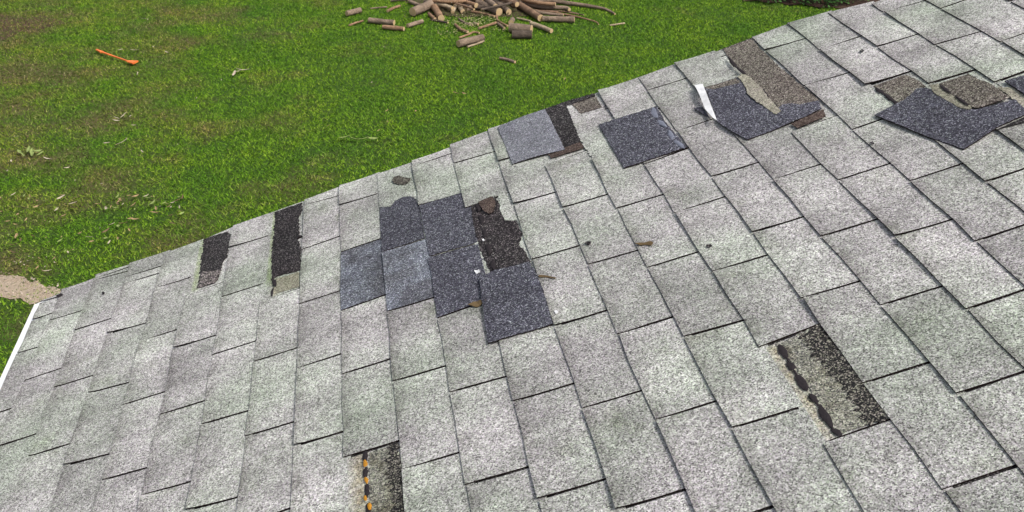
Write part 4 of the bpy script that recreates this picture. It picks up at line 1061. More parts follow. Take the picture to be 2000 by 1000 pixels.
LITTER=[
(1.889, 15.361),
(2.699, 15.391),
(4.096, 14.951),
(4.068, 14.382),
(3.765, 14.003),
(3.377, 13.968),
(3.006, 14.036),
(2.56, 14.118),
(2.127, 14.357)]
LEAVES=[
(-1.716, 13.327, 0.082, 'palel', 'shovel'),
(-2.143, 13.315, 0.067, 'palel', 'shovel'),
(-1.947, 13.258, 0.082, 'palel', 'shovel'),
(-1.758, 12.277, 0.056, 'palel', 'shovel'),
(-2.046, 14.753, 0.057, 'palel', 'shovel'),
(-1.974, 14.663, 0.04, 'palel', 'shovel'),
(-1.5, 13.069, 0.059, 'palel', 'shovel'),
(-1.435, 12.972, 0.044, 'palel', 'shovel'),
(-1.69, 10.806, 0.076, 'palel', 'mid'),
(-1.761, 10.755, 0.063, 'palel', 'mid'),
(-1.742, 10.642, 0.069, 'palel', 'mid'),
(-1.534, 10.498, 0.049, 'palel', 'mid'),
(-1.606, 10.744, 0.057, 'palel', 'mid'),
(-1.739, 10.019, 0.06, 'palel', 'pair'),
(-1.621, 9.858, 0.053, 'palel', 'pair'),
(-1.562, 9.988, 0.095, 'palel', 'pair'),
(-1.322, 9.71, 0.041, 'palel', 'pair'),
(-2.272, 9.659, 0.077, 'palel', 'left'),
(-2.612, 9.421, 0.07, 'palel', 'left'),
(-2.763, 10.369, 0.05, 'palel', 'left'),
(-2.024, 9.383, 0.057, 'palel', 'left'),
(-2.483, 9.884, 0.108, 'greenl', 'sprig'),
(-2.55, 9.814, 0.084, 'greenl', 'sprig'),
(-2.433, 9.916, 0.084, 'greenl', 'sprig'),
(-2.533, 9.961, 0.085, 'greenl', 'sprig'),
(-2.39, 9.841, 0.072, 'greenl', 'sprig'),
(-2.617, 9.921, 0.085, 'greenl', 'sprig'),
(-0.444, 12.16, 0.123, 'palel', 'bird'),
(-0.538, 12.04, 0.109, 'palel', 'bird'),
(-0.505, 12.112, 0.068, 'palel', 'bird'),
(0.813, 9.704, 0.114, 'greenl', 'strip'),
(0.912, 9.658, 0.091, 'greenl', 'strip'),
(1.011, 9.627, 0.102, 'greenl', 'strip'),
(1.121, 9.622, 0.09, 'greenl', 'strip'),
(1.067, 9.646, 0.057, 'greenl', 'strip'),
(2.146, 10.866, 0.062, 'tanl', 'pairm'),
(2.247, 10.831, 0.056, 'tanl', 'pairm'),
(0.636, 10.104, 0.047, 'tanl', 'single'),
(1.303, 10.426, 0.048, 'tanl', 'single'),
(1.186, 9.844, 0.046, 'tanl', 'single'),
(1.631, 10.369, 0.036, 'tanl', 'single'),
(3.527, 11.109, 0.039, 'tanl', 'single'),
(-2.574, 8.601, 0.041, 'tanl', 'litter'),
(-2.109, 8.541, 0.063, 'brownl', 'litter'),
(-0.751, 8.182, 0.05, 'brownl', 'litter'),
(-2.231, 7.957, 0.036, 'greenl', 'litter'),
(-2.107, 7.588, 0.079, 'brownl', 'litter'),
(-2.538, 8.493, 0.087, 'palel', 'litter'),
(-1.242, 8.016, 0.086, 'tanl', 'litter'),
(-1.345, 8.574, 0.066, 'greenl', 'litter'),
(-1.967, 8.179, 0.033, 'tanl', 'litter'),
(-1.749, 8.5, 0.036, 'brownl', 'litter'),
(-2.26, 7.402, 0.035, 'tanl', 'litter'),
(-0.988, 8.198, 0.086, 'tanl', 'litter'),
(-0.794, 7.938, 0.071, 'brownl', 'litter'),
(-0.865, 8.306, 0.056, 'tanl', 'litter'),
(-1.219, 8.591, 0.09, 'tanl', 'litter'),
(-1.414, 8.38, 0.067, 'tanl', 'litter'),
(-2.239, 8.758, 0.072, 'tanl', 'litter'),
(-1.337, 8.009, 0.052, 'palel', 'litter'),
(-0.902, 8.378, 0.086, 'greenl', 'litter'),
(-1.323, 8.546, 0.04, 'brownl', 'litter'),
(-1.783, 8.659, 0.08, 'brownl', 'litter'),
(-1.854, 7.358, 0.037, 'tanl', 'litter'),
(-1.746, 7.821, 0.064, 'tanl', 'litter'),
(-1.188, 8.096, 0.062, 'tanl', 'litter'),
(-1.232, 7.699, 0.083, 'tanl', 'litter'),
(-1.844, 7.75, 0.039, 'tanl', 'litter'),
(-1.147, 8.074, 0.072, 'tanl', 'litter'),
(-1.498, 7.777, 0.058, 'palel', 'litter'),
(-0.983, 8.285, 0.057, 'tanl', 'litter'),
(-2.471, 8.562, 0.037, 'brownl', 'litter'),
(-2.49, 8.45, 0.069, 'brownl', 'litter'),
(-2.139, 7.756, 0.067, 'tanl', 'litter'),
(-1.788, 8.526, 0.089, 'palel', 'litter'),
(-1.276, 7.961, 0.07, 'greenl', 'litter'),
(-2.155, 7.909, 0.084, 'tanl', 'litter'),
(-1.987, 8.461, 0.04, 'greenl', 'litter'),
(-1.913, 8.697, 0.034, 'tanl', 'litter'),
(-1.371, 8.367, 0.062, 'greenl', 'litter'),
(-0.913, 7.824, 0.031, 'brownl', 'litter'),
(-2.236, 8.701, 0.053, 'greenl', 'litter'),
(-1.917, 8.419, 0.054, 'palel', 'litter'),
(-1.932, 8.682, 0.077, 'palel', 'litter'),
(-0.89, 8.352, 0.054, 'brownl', 'litter'),
(-2.24, 7.602, 0.044, 'tanl', 'litter'),
(-1.797, 8.192, 0.033, 'greenl', 'litter'),
(-2.268, 7.395, 0.083, 'palel', 'litter'),
(-2.149, 8.231, 0.054, 'tanl', 'litter'),
(-1.94, 8.734, 0.05, 'tanl', 'litter'),
(-1.45, 8.349, 0.072, 'palel', 'litter'),
(-1.631, 7.304, 0.053, 'brownl', 'litter'),
(-0.959, 8.316, 0.04, 'palel', 'litter'),
(-2.102, 7.835, 0.067, 'brownl', 'litter'),
(-1.351, 7.73, 0.057, 'greenl', 'litter'),
(-0.761, 8.261, 0.063, 'palel', 'litter'),
(-1.594, 7.565, 0.031, 'tanl', 'litter'),
(-2.317, 8.524, 0.039, 'tanl', 'litter'),
(-2.407, 8.828, 0.072, 'palel', 'litter'),
(-1.746, 7.757, 0.046, 'greenl', 'litter'),
(-1.919, 8.154, 0.032, 'greenl', 'litter'),
(-1.889, 7.162, 0.056, 'tanl', 'litter'),
(-2.011, 7.902, 0.047, 'brownl', 'litter'),
(-1.77, 8.442, 0.072, 'brownl', 'litter'),
(-1.388, 8.607, 0.071, 'greenl', 'litter'),
(-0.798, 8.415, 0.086, 'brownl', 'litter'),
(-1.811, 7.21, 0.034, 'tanl', 'litter'),
(-0.847, 8.284, 0.05, 'palel', 'litter'),
(-1.054, 8.543, 0.042, 'tanl', 'litter'),
(-1.885, 7.84, 0.031, 'tanl', 'litter'),
(-2.519, 8.76, 0.081, 'tanl', 'litter'),
(-2.43, 8.361, 0.074, 'greenl', 'litter'),
(-0.838, 8.369, 0.044, 'palel', 'litter'),
(-2.452, 8.462, 0.071, 'tanl', 'litter'),
(-1.927, 8.451, 0.042, 'greenl', 'litter'),
(-2.296, 8.774, 0.055, 'greenl', 'litter'),
(-1.351, 8.517, 0.065, 'tanl', 'litter'),
(-0.923, 8.386, 0.063, 'greenl', 'litter'),
(-1.307, 8.414, 0.052, 'palel', 'litter'),
(-1.156, 8.095, 0.064, 'tanl', 'litter'),
(-0.826, 8.09, 0.06, 'brownl', 'litter'),
(-1.462, 7.698, 0.049, 'tanl', 'litter'),
(-0.949, 8.19, 0.048, 'tanl', 'litter'),
(-1.916, 7.25, 0.035, 'brownl', 'litter'),
(-1.827, 7.272, 0.074, 'tanl', 'litter'),
(-2.123, 8.501, 0.056, 'tanl', 'litter'),
(-1.368, 7.867, 0.08, 'brownl', 'litter'),
(-1.284, 8.615, 0.044, 'tanl', 'litter'),
(-1.553, 8.476, 0.065, 'tanl', 'litter'),
(-1.436, 7.955, 0.033, 'palel', 'litter'),
(-2.257, 8.361, 0.067, 'tanl', 'litter'),
(-2.521, 8.751, 0.08, 'brownl', 'litter'),
(-1.846, 7.433, 0.045, 'tanl', 'litter'),
(-1.087, 8.527, 0.065, 'greenl', 'litter'),
(-2.187, 7.274, 0.059, 'tanl', 'litter'),
(-0.726, 8.126, 0.059, 'greenl', 'litter'),
(-1.304, 7.657, 0.064, 'palel', 'litter'),
(-1.603, 7.875, 0.062, 'tanl', 'litter'),
(-1.362, 8.438, 0.066, 'brownl', 'litter'),
(-2.19, 7.172, 0.061, 'tanl', 'litter'),
(-2.143, 8.637, 0.069, 'tanl', 'litter'),
(-2.058, 8.609, 0.063, 'greenl', 'litter'),
(-2.225, 8.153, 0.071, 'tanl', 'litter'),
(-0.791, 8.501, 0.077, 'greenl', 'litter'),
(-1.867, 8.54, 0.05, 'tanl', 'litter'),
(-1.73, 7.202, 0.078, 'palel', 'litter'),
(-0.76, 8.489, 0.087, 'brownl', 'litter'),
(-1.767, 7.212, 0.046, 'tanl', 'litter'),
(-2.537, 8.571, 0.066, 'tanl', 'litter'),
(-1.21, 8.407, 0.065, 'tanl', 'litter'),
(-1.658, 7.55, 0.049, 'greenl', 'litter'),
(-1.724, 7.426, 0.066, 'tanl', 'litter'),
(-1.117, 8.582, 0.065, 'palel', 'litter'),
(-1.16, 7.864, 0.053, 'tanl', 'litter'),
(-1.18, 8.298, 0.055, 'greenl', 'litter'),
(-2.169, 7.443, 0.034, 'palel', 'litter'),
(-2.311, 8.225, 0.044, 'tanl', 'litter'),
(-1.356, 8.5, 0.075, 'tanl', 'litter'),
(-1.029, 8.387, 0.087, 'greenl', 'litter'),
(-2.633, 8.786, 0.084, 'brownl', 'litter'),
(-1.821, 8.266, 0.054, 'tanl', 'litter'),
(-1.478, 7.978, 0.033, 'greenl', 'litter'),
(1.166, 11.433, 0.029, 'palel', 'sparse'),
(-1.23, 9.249, 0.02, 'palel', 'sparse'),
(-1.743, 8.983, 0.025, 'brownl', 'sparse'),
(-1.998, 11.552, 0.026, 'brownl', 'sparse'),
(-2.1, 12.448, 0.045, 'brownl', 'sparse'),
(-2.742, 11.691, 0.044, 'brownl', 'sparse'),
(-0.41, 9.584, 0.035, 'brownl', 'sparse'),
(-1.378, 12.048, 0.038, 'brownl', 'sparse'),
(1.379, 12.783, 0.023, 'palel', 'sparse'),
(-1.094, 9.155, 0.021, 'palel', 'sparse'),
(-1.636, 13.51, 0.041, 'brownl', 'sparse'),
(-2.771, 10.285, 0.024, 'palel', 'sparse'),
(-1.66, 9.636, 0.022, 'tanl', 'sparse'),
(-2.648, 12.822, 0.026, 'brownl', 'sparse'),
(0.476, 9.019, 0.018, 'palel', 'sparse'),
(-2.345, 9.972, 0.04, 'tanl', 'sparse'),
(-1.379, 12.501, 0.032, 'tanl', 'sparse'),
(-0.152, 12.366, 0.032, 'palel', 'sparse'),
(0.377, 9.114, 0.017, 'palel', 'sparse'),
(-2.174, 11.816, 0.038, 'brownl', 'sparse'),
(-2.644, 9.688, 0.036, 'palel', 'sparse'),
(-2.658, 9.389, 0.019, 'brownl', 'sparse'),
(-0.498, 10.169, 0.039, 'palel', 'sparse'),
(-2.64, 11.877, 0.045, 'tanl', 'sparse'),
(-0.134, 12.48, 0.024, 'palel', 'sparse'),
(-2.159, 11.921, 0.047, 'brownl', 'sparse'),
(-1.767, 10.595, 0.02, 'tanl', 'sparse'),
(-2.203, 10.051, 0.022, 'palel', 'sparse'),
(-1.626, 9.943, 0.031, 'tanl', 'sparse'),
(-1.339, 9.6, 0.034, 'tanl', 'sparse'),
(-1.597, 8.93, 0.031, 'palel', 'sparse'),
(-2.431, 9.875, 0.029, 'tanl', 'sparse'),
(-2.685, 10.755, 0.02, 'tanl', 'sparse'),
(0.021, 10.647, 0.025, 'brownl', 'sparse'),
(-0.704, 10.235, 0.021, 'tanl', 'sparse'),
(-1.879, 9.073, 0.026, 'palel', 'sparse'),
(-0.681, 11.835, 0.035, 'palel', 'sparse'),
(1.298, 10.08, 0.041, 'tanl', 'sparse'),
(-2.112, 9.875, 0.024, 'palel', 'sparse'),
(-0.923, 11.259, 0.03, 'palel', 'sparse'),
(-0.968, 9.837, 0.019, 'palel', 'sparse'),
(-2.64, 10.361, 0.043, 'brownl', 'sparse'),
(-1.893, 9.229, 0.021, 'brownl', 'sparse'),
(-2.248, 10.485, 0.022, 'palel', 'sparse'),
(-3.653, 13.375, 0.031, 'tanl', 'sparse')]
PLANTS=[
(7.199, 14.375),
(7.58, 14.245),
(8.249, 13.777),
(8.235, 14.42),
(8.484, 13.847),
(7.945, 14.534),
(7.3, 14.095),
(7.741, 13.928),
(8.015, 13.765)]
LAWN=[
(-7.472, 19.256),
(3.89, 17.852),
(11.886, 16.319),
(9.985, 11.639),
(5.08, 8.249),
(1.727, 6.437),
(-0.607, 5.378),
(-1.692, 4.762),
(-3.424, 6.233)]
DARKTABS=[(8, -4), (9, -4), (10, -4)]

# ------------------------------------------------------------------ camera, sky, sun, exposure
scene = bpy.context.scene
C = scene.collection
cam = bpy.data.cameras.new('camera'); cam_o = bpy.data.objects.new('camera', cam); C.objects.link(cam_o)
cam.sensor_width = 36.0; cam.lens = LENS; cam.clip_start = 0.05; cam.clip_end = 1000
cam_o.matrix_world = Matrix(CAM_MATRIX)
scene.camera = cam_o
SUN_EL, SUN_AZ = math.radians(52), math.radians(-42)     # azimuth measured from +X towards +Y
world = bpy.data.worlds.new('World'); scene.world = world; world.use_nodes = True
wn = world.node_tree.nodes; wl = world.node_tree.links
sky = wn.new('ShaderNodeTexSky'); sky.sky_type = 'NISHITA'; sky.sun_disc = False
sky.sun_elevation = SUN_EL; sky.sun_rotation = math.pi/2 - SUN_AZ
sky.air_density = 1.0; sky.dust_density = 4.0; sky.ozone_density = 1.0
hs = wn.new('ShaderNodeHueSaturation'); hs.inputs['Saturation'].default_value = 0.45     # whitish, hazy sky
wl.new(sky.outputs[0], hs.inputs['Color']); wl.new(hs.outputs[0], wn['Background'].inputs[0]); wn['Background'].inputs[1].default_value = 0.10
sun = bpy.data.lights.new('sun', 'SUN'); sun.energy = 1.5; sun.angle = math.radians(10); sun.color = (1.0, 0.96, 0.9)
sun_o = bpy.data.objects.new('sun', sun); C.objects.link(sun_o)
sd = Vector((math.cos(SUN_EL)*math.cos(SUN_AZ), math.cos(SUN_EL)*math.sin(SUN_AZ), math.sin(SUN_EL)))
sun_o.rotation_euler = sd.to_track_quat('Z', 'Y').to_euler(); sun_o.location = (0, 0, 30)
scene.view_settings.view_transform = 'Standard'; scene.view_settings.look = 'None'
scene.view_settings.exposure = 0.96; scene.view_settings.gamma = 1.0; scene.view_settings.use_curve_mapping = False

rnd = random.Random(5)
nrg = np.random.default_rng(5)

# ------------------------------------------------------------------ materials
class NT:
    def __init__(s, name):
        s.m = bpy.data.materials.new(name); s.m.use_nodes = True
        s.t = s.m.node_tree; s.b = s.t.nodes['Principled BSDF']
        s.b.inputs['Specular IOR Level'].default_value = 0.25
    def n(s, kind, **kw):
        x = s.t.nodes.new(kind)
        for k, v in kw.items():
            if k in x.inputs: x.inputs[k].default_value = v
            else: setattr(x, k, v)
        return x
    def l(s, a, b): s.t.links.new(a, b)
    def ramp(s, fac, stops, interp='LINEAR'):
        r = s.n('ShaderNodeValToRGB'); r.color_ramp.interpolation = interp
        e = r.color_ramp.elements
        while len(e) < len(stops): e.new(0.5)
        for i, (p, c) in enumerate(stops):
            e[i].position = p; e[i].color = (c, c, c, 1) if not isinstance(c, tuple) else (*c, 1)
        s.l(fac, r.inputs[0]); return r.outputs[0]
    def mix(s, fac, a, b, mode='MIX'):
        x = s.n('ShaderNodeMix', data_type='RGBA', blend_type=mode)
        for i, v in ((0, fac), (6, a), (7, b)):
            if hasattr(v, 'is_linked') or hasattr(v, 'links'): s.l(v, x.inputs[i])
            else: x.inputs[i].default_value = v if i == 0 else ((*v, 1) if len(v) == 3 else v)
        return x.outputs[2]
    def noise(s, vec, scale, detail=4, rough=0.55):
        x = s.n('ShaderNodeTexNoise', Scale=scale, Detail=detail, Roughness=rough); s.l(vec, x.inputs['Vector']); return x.outputs['Fac']
    def pos(s): return s.n('ShaderNodeNewGeometry').outputs['Position']
    def bump(s, h, strength, dist):
        x = s.n('ShaderNodeBump', Strength=strength, Distance=dist); s.l(h, x.inputs['Height']); s.l(x.outputs[0], s.b.inputs['Normal'])
    def col(s, c, rough=0.9):
        if hasattr(c, 'links'): s.l(c, s.b.inputs['Base Color'])
        else: s.b.inputs['Base Color'].default_value = (*c, 1)
        s.b.inputs['Roughness'].default_value = rough

def plain(name, c, rough=0.8, spec=0.25, nscale=40, amount=0.25):
    t = NT(name)
    f = t.noise(t.pos(), nscale, 5)
    lo = tuple(x*(1-amount) for x in c); hi = tuple(min(1, x*(1+amount)) for x in c)
    t.col(t.ramp(f, [(0.3, lo), (0.7, hi)]), rough); t.b.inputs['Specular IOR Level'].default_value = spec
    t.bump(f, 0.3, 0.004)
    return t.m

def granule(name, stops, cell=0.0025, tint_a=(0.93, 1.0, 0.93), tint_b=(1.0, 0.965, 1.0), vary=(0.86, 1.12), mott=(0.80, 1.14), blotch=None, rough=0.95, uneven=False):
    """mineral granules: every voronoi cell is one grain with its own tone"""
    t = NT(name)
    oi = t.n('ShaderNodeObjectInfo'); p = t.pos()
    off = t.n('ShaderNodeVectorMath', operation='SCALE'); t.l(oi.outputs['Random'], off.inputs['Scale']); off.inputs[0].default_value = (7.3, 3.1, 5.7)
    pv = t.n('ShaderNodeVectorMath', operation='ADD'); t.l(p, pv.inputs[0]); t.l(off.outputs[0], pv.inputs[1]); pv = pv.outputs[0]
    v = t.n('ShaderNodeTexVoronoi', Scale=1.0/cell); t.l(pv, v.inputs['Vector'])
    sx = t.n('ShaderNodeSeparateColor'); t.l(v.outputs['Color'], sx.inputs[0])
    base = t.ramp(sx.outputs[0], stops)
    v2 = t.n('ShaderNodeTexVoronoi', Scale=0.42/cell); t.l(pv, v2.inputs['Vector'])
    s2 = t.n('ShaderNodeSeparateColor'); t.l(v2.outputs['Color'], s2.inputs[0])
    base = t.mix(0.8, base, t.ramp(s2.outputs[1], [(0, 0.76), (1, 1.24)]), 'MULTIPLY')
    # slight hue differences from grain to grain
    base = t.mix(1.0, base, t.ramp(sx.outputs[2], [(0.0, (1.0, 0.94, 1.04)), (0.5, (1, 1, 1)), (1.0, (0.95, 1.03, 0.92))]), 'MULTIPLY')
    # tint and mottling over the roof
    base = t.mix(1.0, base, t.ramp(t.noise(p, 3.4, 4), [(0.30, tint_a), (0.60, tint_b)]), 'MULTIPLY')
    base = t.mix(1.0, base, t.ramp(t.noise(p, 5.0, 4, 0.6), [(0.30, mott[0]), (0.70, mott[1])]), 'MULTIPLY')
    base = t.mix(1.0, base, t.ramp(t.noise(pv, 17.0, 5, 0.65), [(0.30, 0.88), (0.70, 1.09)]), 'MULTIPLY')
    base = t.mix(1.0, base, t.ramp(oi.outputs['Random'], [(0, vary[0]), (1, vary[1])]), 'MULTIPLY')
    if uneven:   # long run-off streaks down the slope and a few dull algae blotches
        mp = t.n('ShaderNodeMapping'); t.l(p, mp.inputs['Vector']); mp.inputs['Scale'].default_value = (1.3, 13.0, 1.3)
        base = t.mix(1.0, base, t.ramp(t.noise(mp.outputs[0], 1.0, 5, 0.6), [(0.30, 0.86), (0.66, 1.08)]), 'MULTIPLY')
        base = t.mix(t.ramp(t.noise(pv, 7.0, 6, 0.7), [(0.56, 0.0), (0.72, 0.75)]), base, t.mix(1.0, base, (0.66, 0.70, 0.60), 'MULTIPLY'))
    if uneven:   # darker band, broken by noise, along the exposed lower end of every tab
        at = t.n('ShaderNodeAttribute', attribute_name='uneven')
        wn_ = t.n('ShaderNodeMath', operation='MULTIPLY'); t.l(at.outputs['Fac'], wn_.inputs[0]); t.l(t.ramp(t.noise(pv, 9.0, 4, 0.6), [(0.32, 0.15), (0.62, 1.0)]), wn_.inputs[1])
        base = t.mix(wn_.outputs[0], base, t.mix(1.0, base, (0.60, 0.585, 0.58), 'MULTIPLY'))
    if uneven:   # rust coloured run-off and green algae around the bare spots
        for an_, cc in (('stain', (0.80, 0.70, 0.54)), ('algae', (0.72, 0.84, 0.52))):
            at = t.n('ShaderNodeAttribute', attribute_name=an_)
            mm = t.n('ShaderNodeMath', operation='MULTIPLY'); t.l(at.outputs['Fac'], mm.inputs[0]); t.l(t.ramp(t.noise(pv, 40.0, 4, 0.6), [(0.30, 0.35), (0.60, 1.0)]), mm.inputs[1])
            base = t.mix(mm.outputs[0], base, t.mix(1.0, base, cc, 'MULTIPLY'))
    if blotch:
        f = t.ramp(t.noise(pv, blotch[0], 4, 0.6), [(blotch[1], 0.0), (blotch[2], 1.0)])
        base = t.mix(f, base, t.mix(1.0, base, blotch[3], 'MULTIPLY'))
    t.col(base, rough); t.b.inputs['Specular IOR Level'].default_value = 0.15
    t.bump(v.outputs['Distance'], 0.35, 0.0012)
    return t.m

M = {}
M['light'] = granule('pale_granules', [(0.0, (0.095, 0.092, 0.088)), (0.13, (0.165, 0.161, 0.153)), (0.28, (0.29, 0.286, 0.272)), (0.55, (0.385, 0.382, 0.36)), (0.80, (0.50, 0.495, 0.47)), (1.0, (0.68, 0.675, 0.64))], tint_a=(0.90, 0.985, 0.875), tint_b=(1.0, 0.968, 1.0), vary=(0.85, 1.10), mott=(0.72, 1.18), uneven=True)
M['slate'] = granule('slate_granules', [(0.0, (0.016, 0.016, 0.021)), (0.5, (0.050, 0.050, 0.062)), (0.85, (0.100, 0.101, 0.120)), (1.0, (0.30, 0.31, 0.335))], tint_a=(1, 1, 1), tint_b=(1, .98, 1.02), blotch=(9, 0.62, 0.76, (1.6, 1.65, 1.7)))
M['slatemid'] = granule('bleached_slate_granules', [(0.0, (0.03, 0.03, 0.037)), (0.5, (0.078, 0.081, 0.090)), (0.85, (0.135, 0.141, 0.155)), (1.0, (0.32, 0.33, 0.35))], tint_a=(1, 1, 1), tint_b=(1, .98, 1.02), blotch=(7, 0.47, 0.66, (1.75, 1.84, 1.9)))
M['slatelight'] = granule('pale_slate_granules', [(0.0, (0.06, 0.06, 0.07)), (0.5, (0.135, 0.140, 0.152)), (0.85, (0.215, 0.222, 0.24)), (1.0, (0.38, 0.39, 0.42))], tint_a=(1, 1, 1), tint_b=(1, .97, 1.03))
M['felt'] = granule('black_felt', [(0.0, (0.010, 0.0095, 0.010)), (0.70, (0.021, 0.019, 0.020)), (0.84, (0.06, 0.055, 0.055)), (1.0, (0.21, 0.20, 0.195))], tint_a=(1.06, 0.97, 1.0), tint_b=(1, 1, 1))
M['feltgrit'] = granule('gritty_felt', [(0.0, 0.012), (0.4, 0.03), (0.7, (0.16, 0.14, 0.13)), (1.0, (0.42, 0.38, 0.36))], tint_a=(1.1, 1, 1), tint_b=(1, 1, 1))
M['grit'] = granule('mixed_grit', [(0.0, 0.03), (0.20, 0.08), (0.40, (0.155, 0.152, 0.125)), (0.75, (0.27, 0.267, 0.222)), (1.0, (0.46, 0.455, 0.39))], tint_a=(1, 1, .93), tint_b=(1, 1, 1), blotch=(18, 0.52, 0.66, (.6, .57, .52)))
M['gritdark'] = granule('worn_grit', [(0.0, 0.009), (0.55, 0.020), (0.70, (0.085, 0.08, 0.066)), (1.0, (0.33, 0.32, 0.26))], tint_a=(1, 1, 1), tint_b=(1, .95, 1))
M['brownrit'] = granule('brown_grit', [(0.0, (0.018, 0.015, 0.014)), (0.4, (0.064, 0.056, 0.048)), (0.75, (0.145, 0.134, 0.112)), (1.0, (0.33, 0.32, 0.27))], tint_a=(1, 1, .97), tint_b=(1.05, .97, 1))
M['brown'] = granule('brown_asphalt', [(0.0, (0.03, 0.02, 0.017)), (0.6, (0.075, 0.052, 0.043)), (1.0, (0.18, 0.14, 0.12))], tint_a=(1, 1, 1), tint_b=(1, 1, 1))
M['tan'] = granule('tan_torn_mat', [(0.0, (0.085, 0.08, 0.065)), (0.4, (0.20, 0.193, 0.155)), (1.0, (0.38, 0.37, 0.31))], tint_a=(1, 1, .9), tint_b=(1.05, 1, 1))
M['stain'] = granule('tan_stained_granules', [(0.0, (0.06, 0.055, 0.04)), (0.3, (0.22, 0.20, 0.145)), (0.7, (0.42, 0.39, 0.30)), (1.0, (0.64, 0.61, 0.50))], tint_a=(1, .97, .9), tint_b=(1.04, 1, .95))
M['moss'] = granule('algae_granules', [(0.0, (0.05, 0.06, 0.03)), (0.4, (0.20, 0.23, 0.14)), (1.0, (0.45, 0.50, 0.36))], tint_a=(.95, 1, .85), tint_b=(1, 1, 1))
M['edge'] = plain('asphalt_edge', (0.018, 0.012, 0.011), 1.0, 0.0, 300)
M['tar'] = plain('sealant_tar', (0.026, 0.022, 0.024), 0.9, 0.1, 200)
M['rust'] = plain('orange_sealant', (0.42, 0.19, 0.018), 0.8, 0.2, 200)
M['bluegrey'] = plain('grey_sealant', (0.15, 0.16, 0.20), 0.7, 0.2, 160)
M['glarepaper'] = plain('glare_and_paper', (0.66, 0.66, 0.66), 0.5, 0.3, 35, 0.22)  # white of the paper scraps and of the painted flap edge glare
M['leafbrown'] = plain('dry_brown', (0.11, 0.075, 0.035), 0.8, 0.2, 120)
M['red'] = plain('red_plastic', (0.22, 0.025, 0.025), 0.6)
M['drip'] = plain('white_metal', (0.86, 0.86, 0.86), 0.35, 0.5, 6, 0.02)
M['white'] = plain('white_paint', (0.74, 0.74, 0.72), 0.6, 0.3, 8, 0.05)
M['orange'] = plain('orange_plastic', (0.72, 0.17, 0.035), 0.5, 0.3, 9, 0.22)
M['tanl'] = plain('tan_leaf', (0.27, 0.19, 0.10), 0.8, 0.2, 30, .3)
M['palel'] = plain('pale_leaf', (0.36, 0.31, 0.23), 0.8, 0.2, 30, .3)
M['greenl'] = plain('pale_green_leaf', (0.20, 0.25, 0.08), 0.8, 0.2, 30, .3)
M['brownl'] = plain('brown_leaf', (0.13, 0.085, 0.05), 0.8, 0.2, 30, .3)

def bark(name, c, c2):
    t = NT(name); p = t.pos()
    mp = t.n('ShaderNodeMapping'); t.l(p, mp.inputs['Vector']); mp.inputs['Scale'].default_value = (1, 1, 1)
    f = t.noise(p, 38, 6, 0.7); g = t.noise(p, 9, 3)
    col = t.mix(f, c, c2); col = t.mix(t.ramp(g, [(0.4, 0.0), (0.7, 0.6)]), col, tuple(x*1.5 for x in c2))
    t.col(col, 0.95); t.bump(f, 1.0, 0.03); return t.m
M['bark'] = bark('grey_bark', (0.085, 0.060, 0.043), (0.27, 0.20, 0.145))
M['barkdark'] = bark('dark_bark', (0.028, 0.020, 0.017), (0.115, 0.088, 0.068))
M['barktan'] = bark('tan_bark', (0.12, 0.068, 0.038), (0.32, 0.20, 0.12))
M['barkred'] = bark('reddish_bark', (0.10, 0.06, 0.038), (0.26, 0.165, 0.105))
M['pale'] = bark('peeled_wood', (0.17, 0.13, 0.085), (0.42, 0.33, 0.22))
def cutwood():
    t = NT('cut_wood'); tc = t.n('ShaderNodeTexCoord')
    w = t.n('ShaderNodeTexWave', wave_type='RINGS', rings_direction='SPHERICAL', Scale=26.0, Distortion=2.0); t.l(tc.outputs['Object'], w.inputs['Vector'])
    c = t.ramp(w.outputs['Fac'], [(0.0, (0.36, 0.25, 0.13)), (1.0, (0.55, 0.42, 0.25))])
    c = t.mix(t.ramp(t.noise(t.pos(), 30, 3), [(.4, 0.0), (.7, .5)]), c, (0.40, 0.25, 0.11))
    t.col(c, 0.85); return t.m
M['cut'] = cutwood()

def lawn_dry_dim(t, p):
    """0 = lush, 1 = dry and dim: drier towards the house corner and the far left, in patches"""
    sx = t.n('ShaderNodeSeparateXYZ'); t.l(p, sx.inputs[0])
    mr = t.n('ShaderNodeMapRange'); t.l(sx.outputs[0], mr.inputs['Value'])
    mr.inputs['From Min'].default_value = 2.5; mr.inputs['From Max'].default_value = -3.5
    mr.inputs['To Min'].default_value = -0.10; mr.inputs['To Max'].default_value = 0.16  # rise at left also paints vignette darkening into the lawn
    n = t.noise(p, 0.9, 6, 0.62)
    a = t.n('ShaderNodeMath', operation='ADD'); t.l(n, a.inputs[0]); t.l(mr.outputs[0], a.inputs[1])
    return t.ramp(a.outputs[0], [(0.50, 0.0), (0.74, 1.0)])
def ground_mat():
    t = NT('lawn_soil_and_thatch'); p = t.pos()
    f = t.noise(p, 26, 6, 0.7); g = t.noise(p, 3.0, 5, 0.6)
    a = t.mix(f, (0.014, 0.036, 0.004), (0.055, 0.115, 0.010))
    b = t.mix(f, (0.045, 0.042, 0.014), (0.15, 0.12, 0.05))
    c = t.mix(lawn_dry_dim(t, p), a, b)
    c = t.mix(t.ramp(g, [(0.55, 0.0), (0.75, .5)]), c, (0.06, 0.10, 0.012))
    t.col(c, 1.0); t.bump(f, 1.0, 0.03); return t.m
M['ground'] = ground_mat()
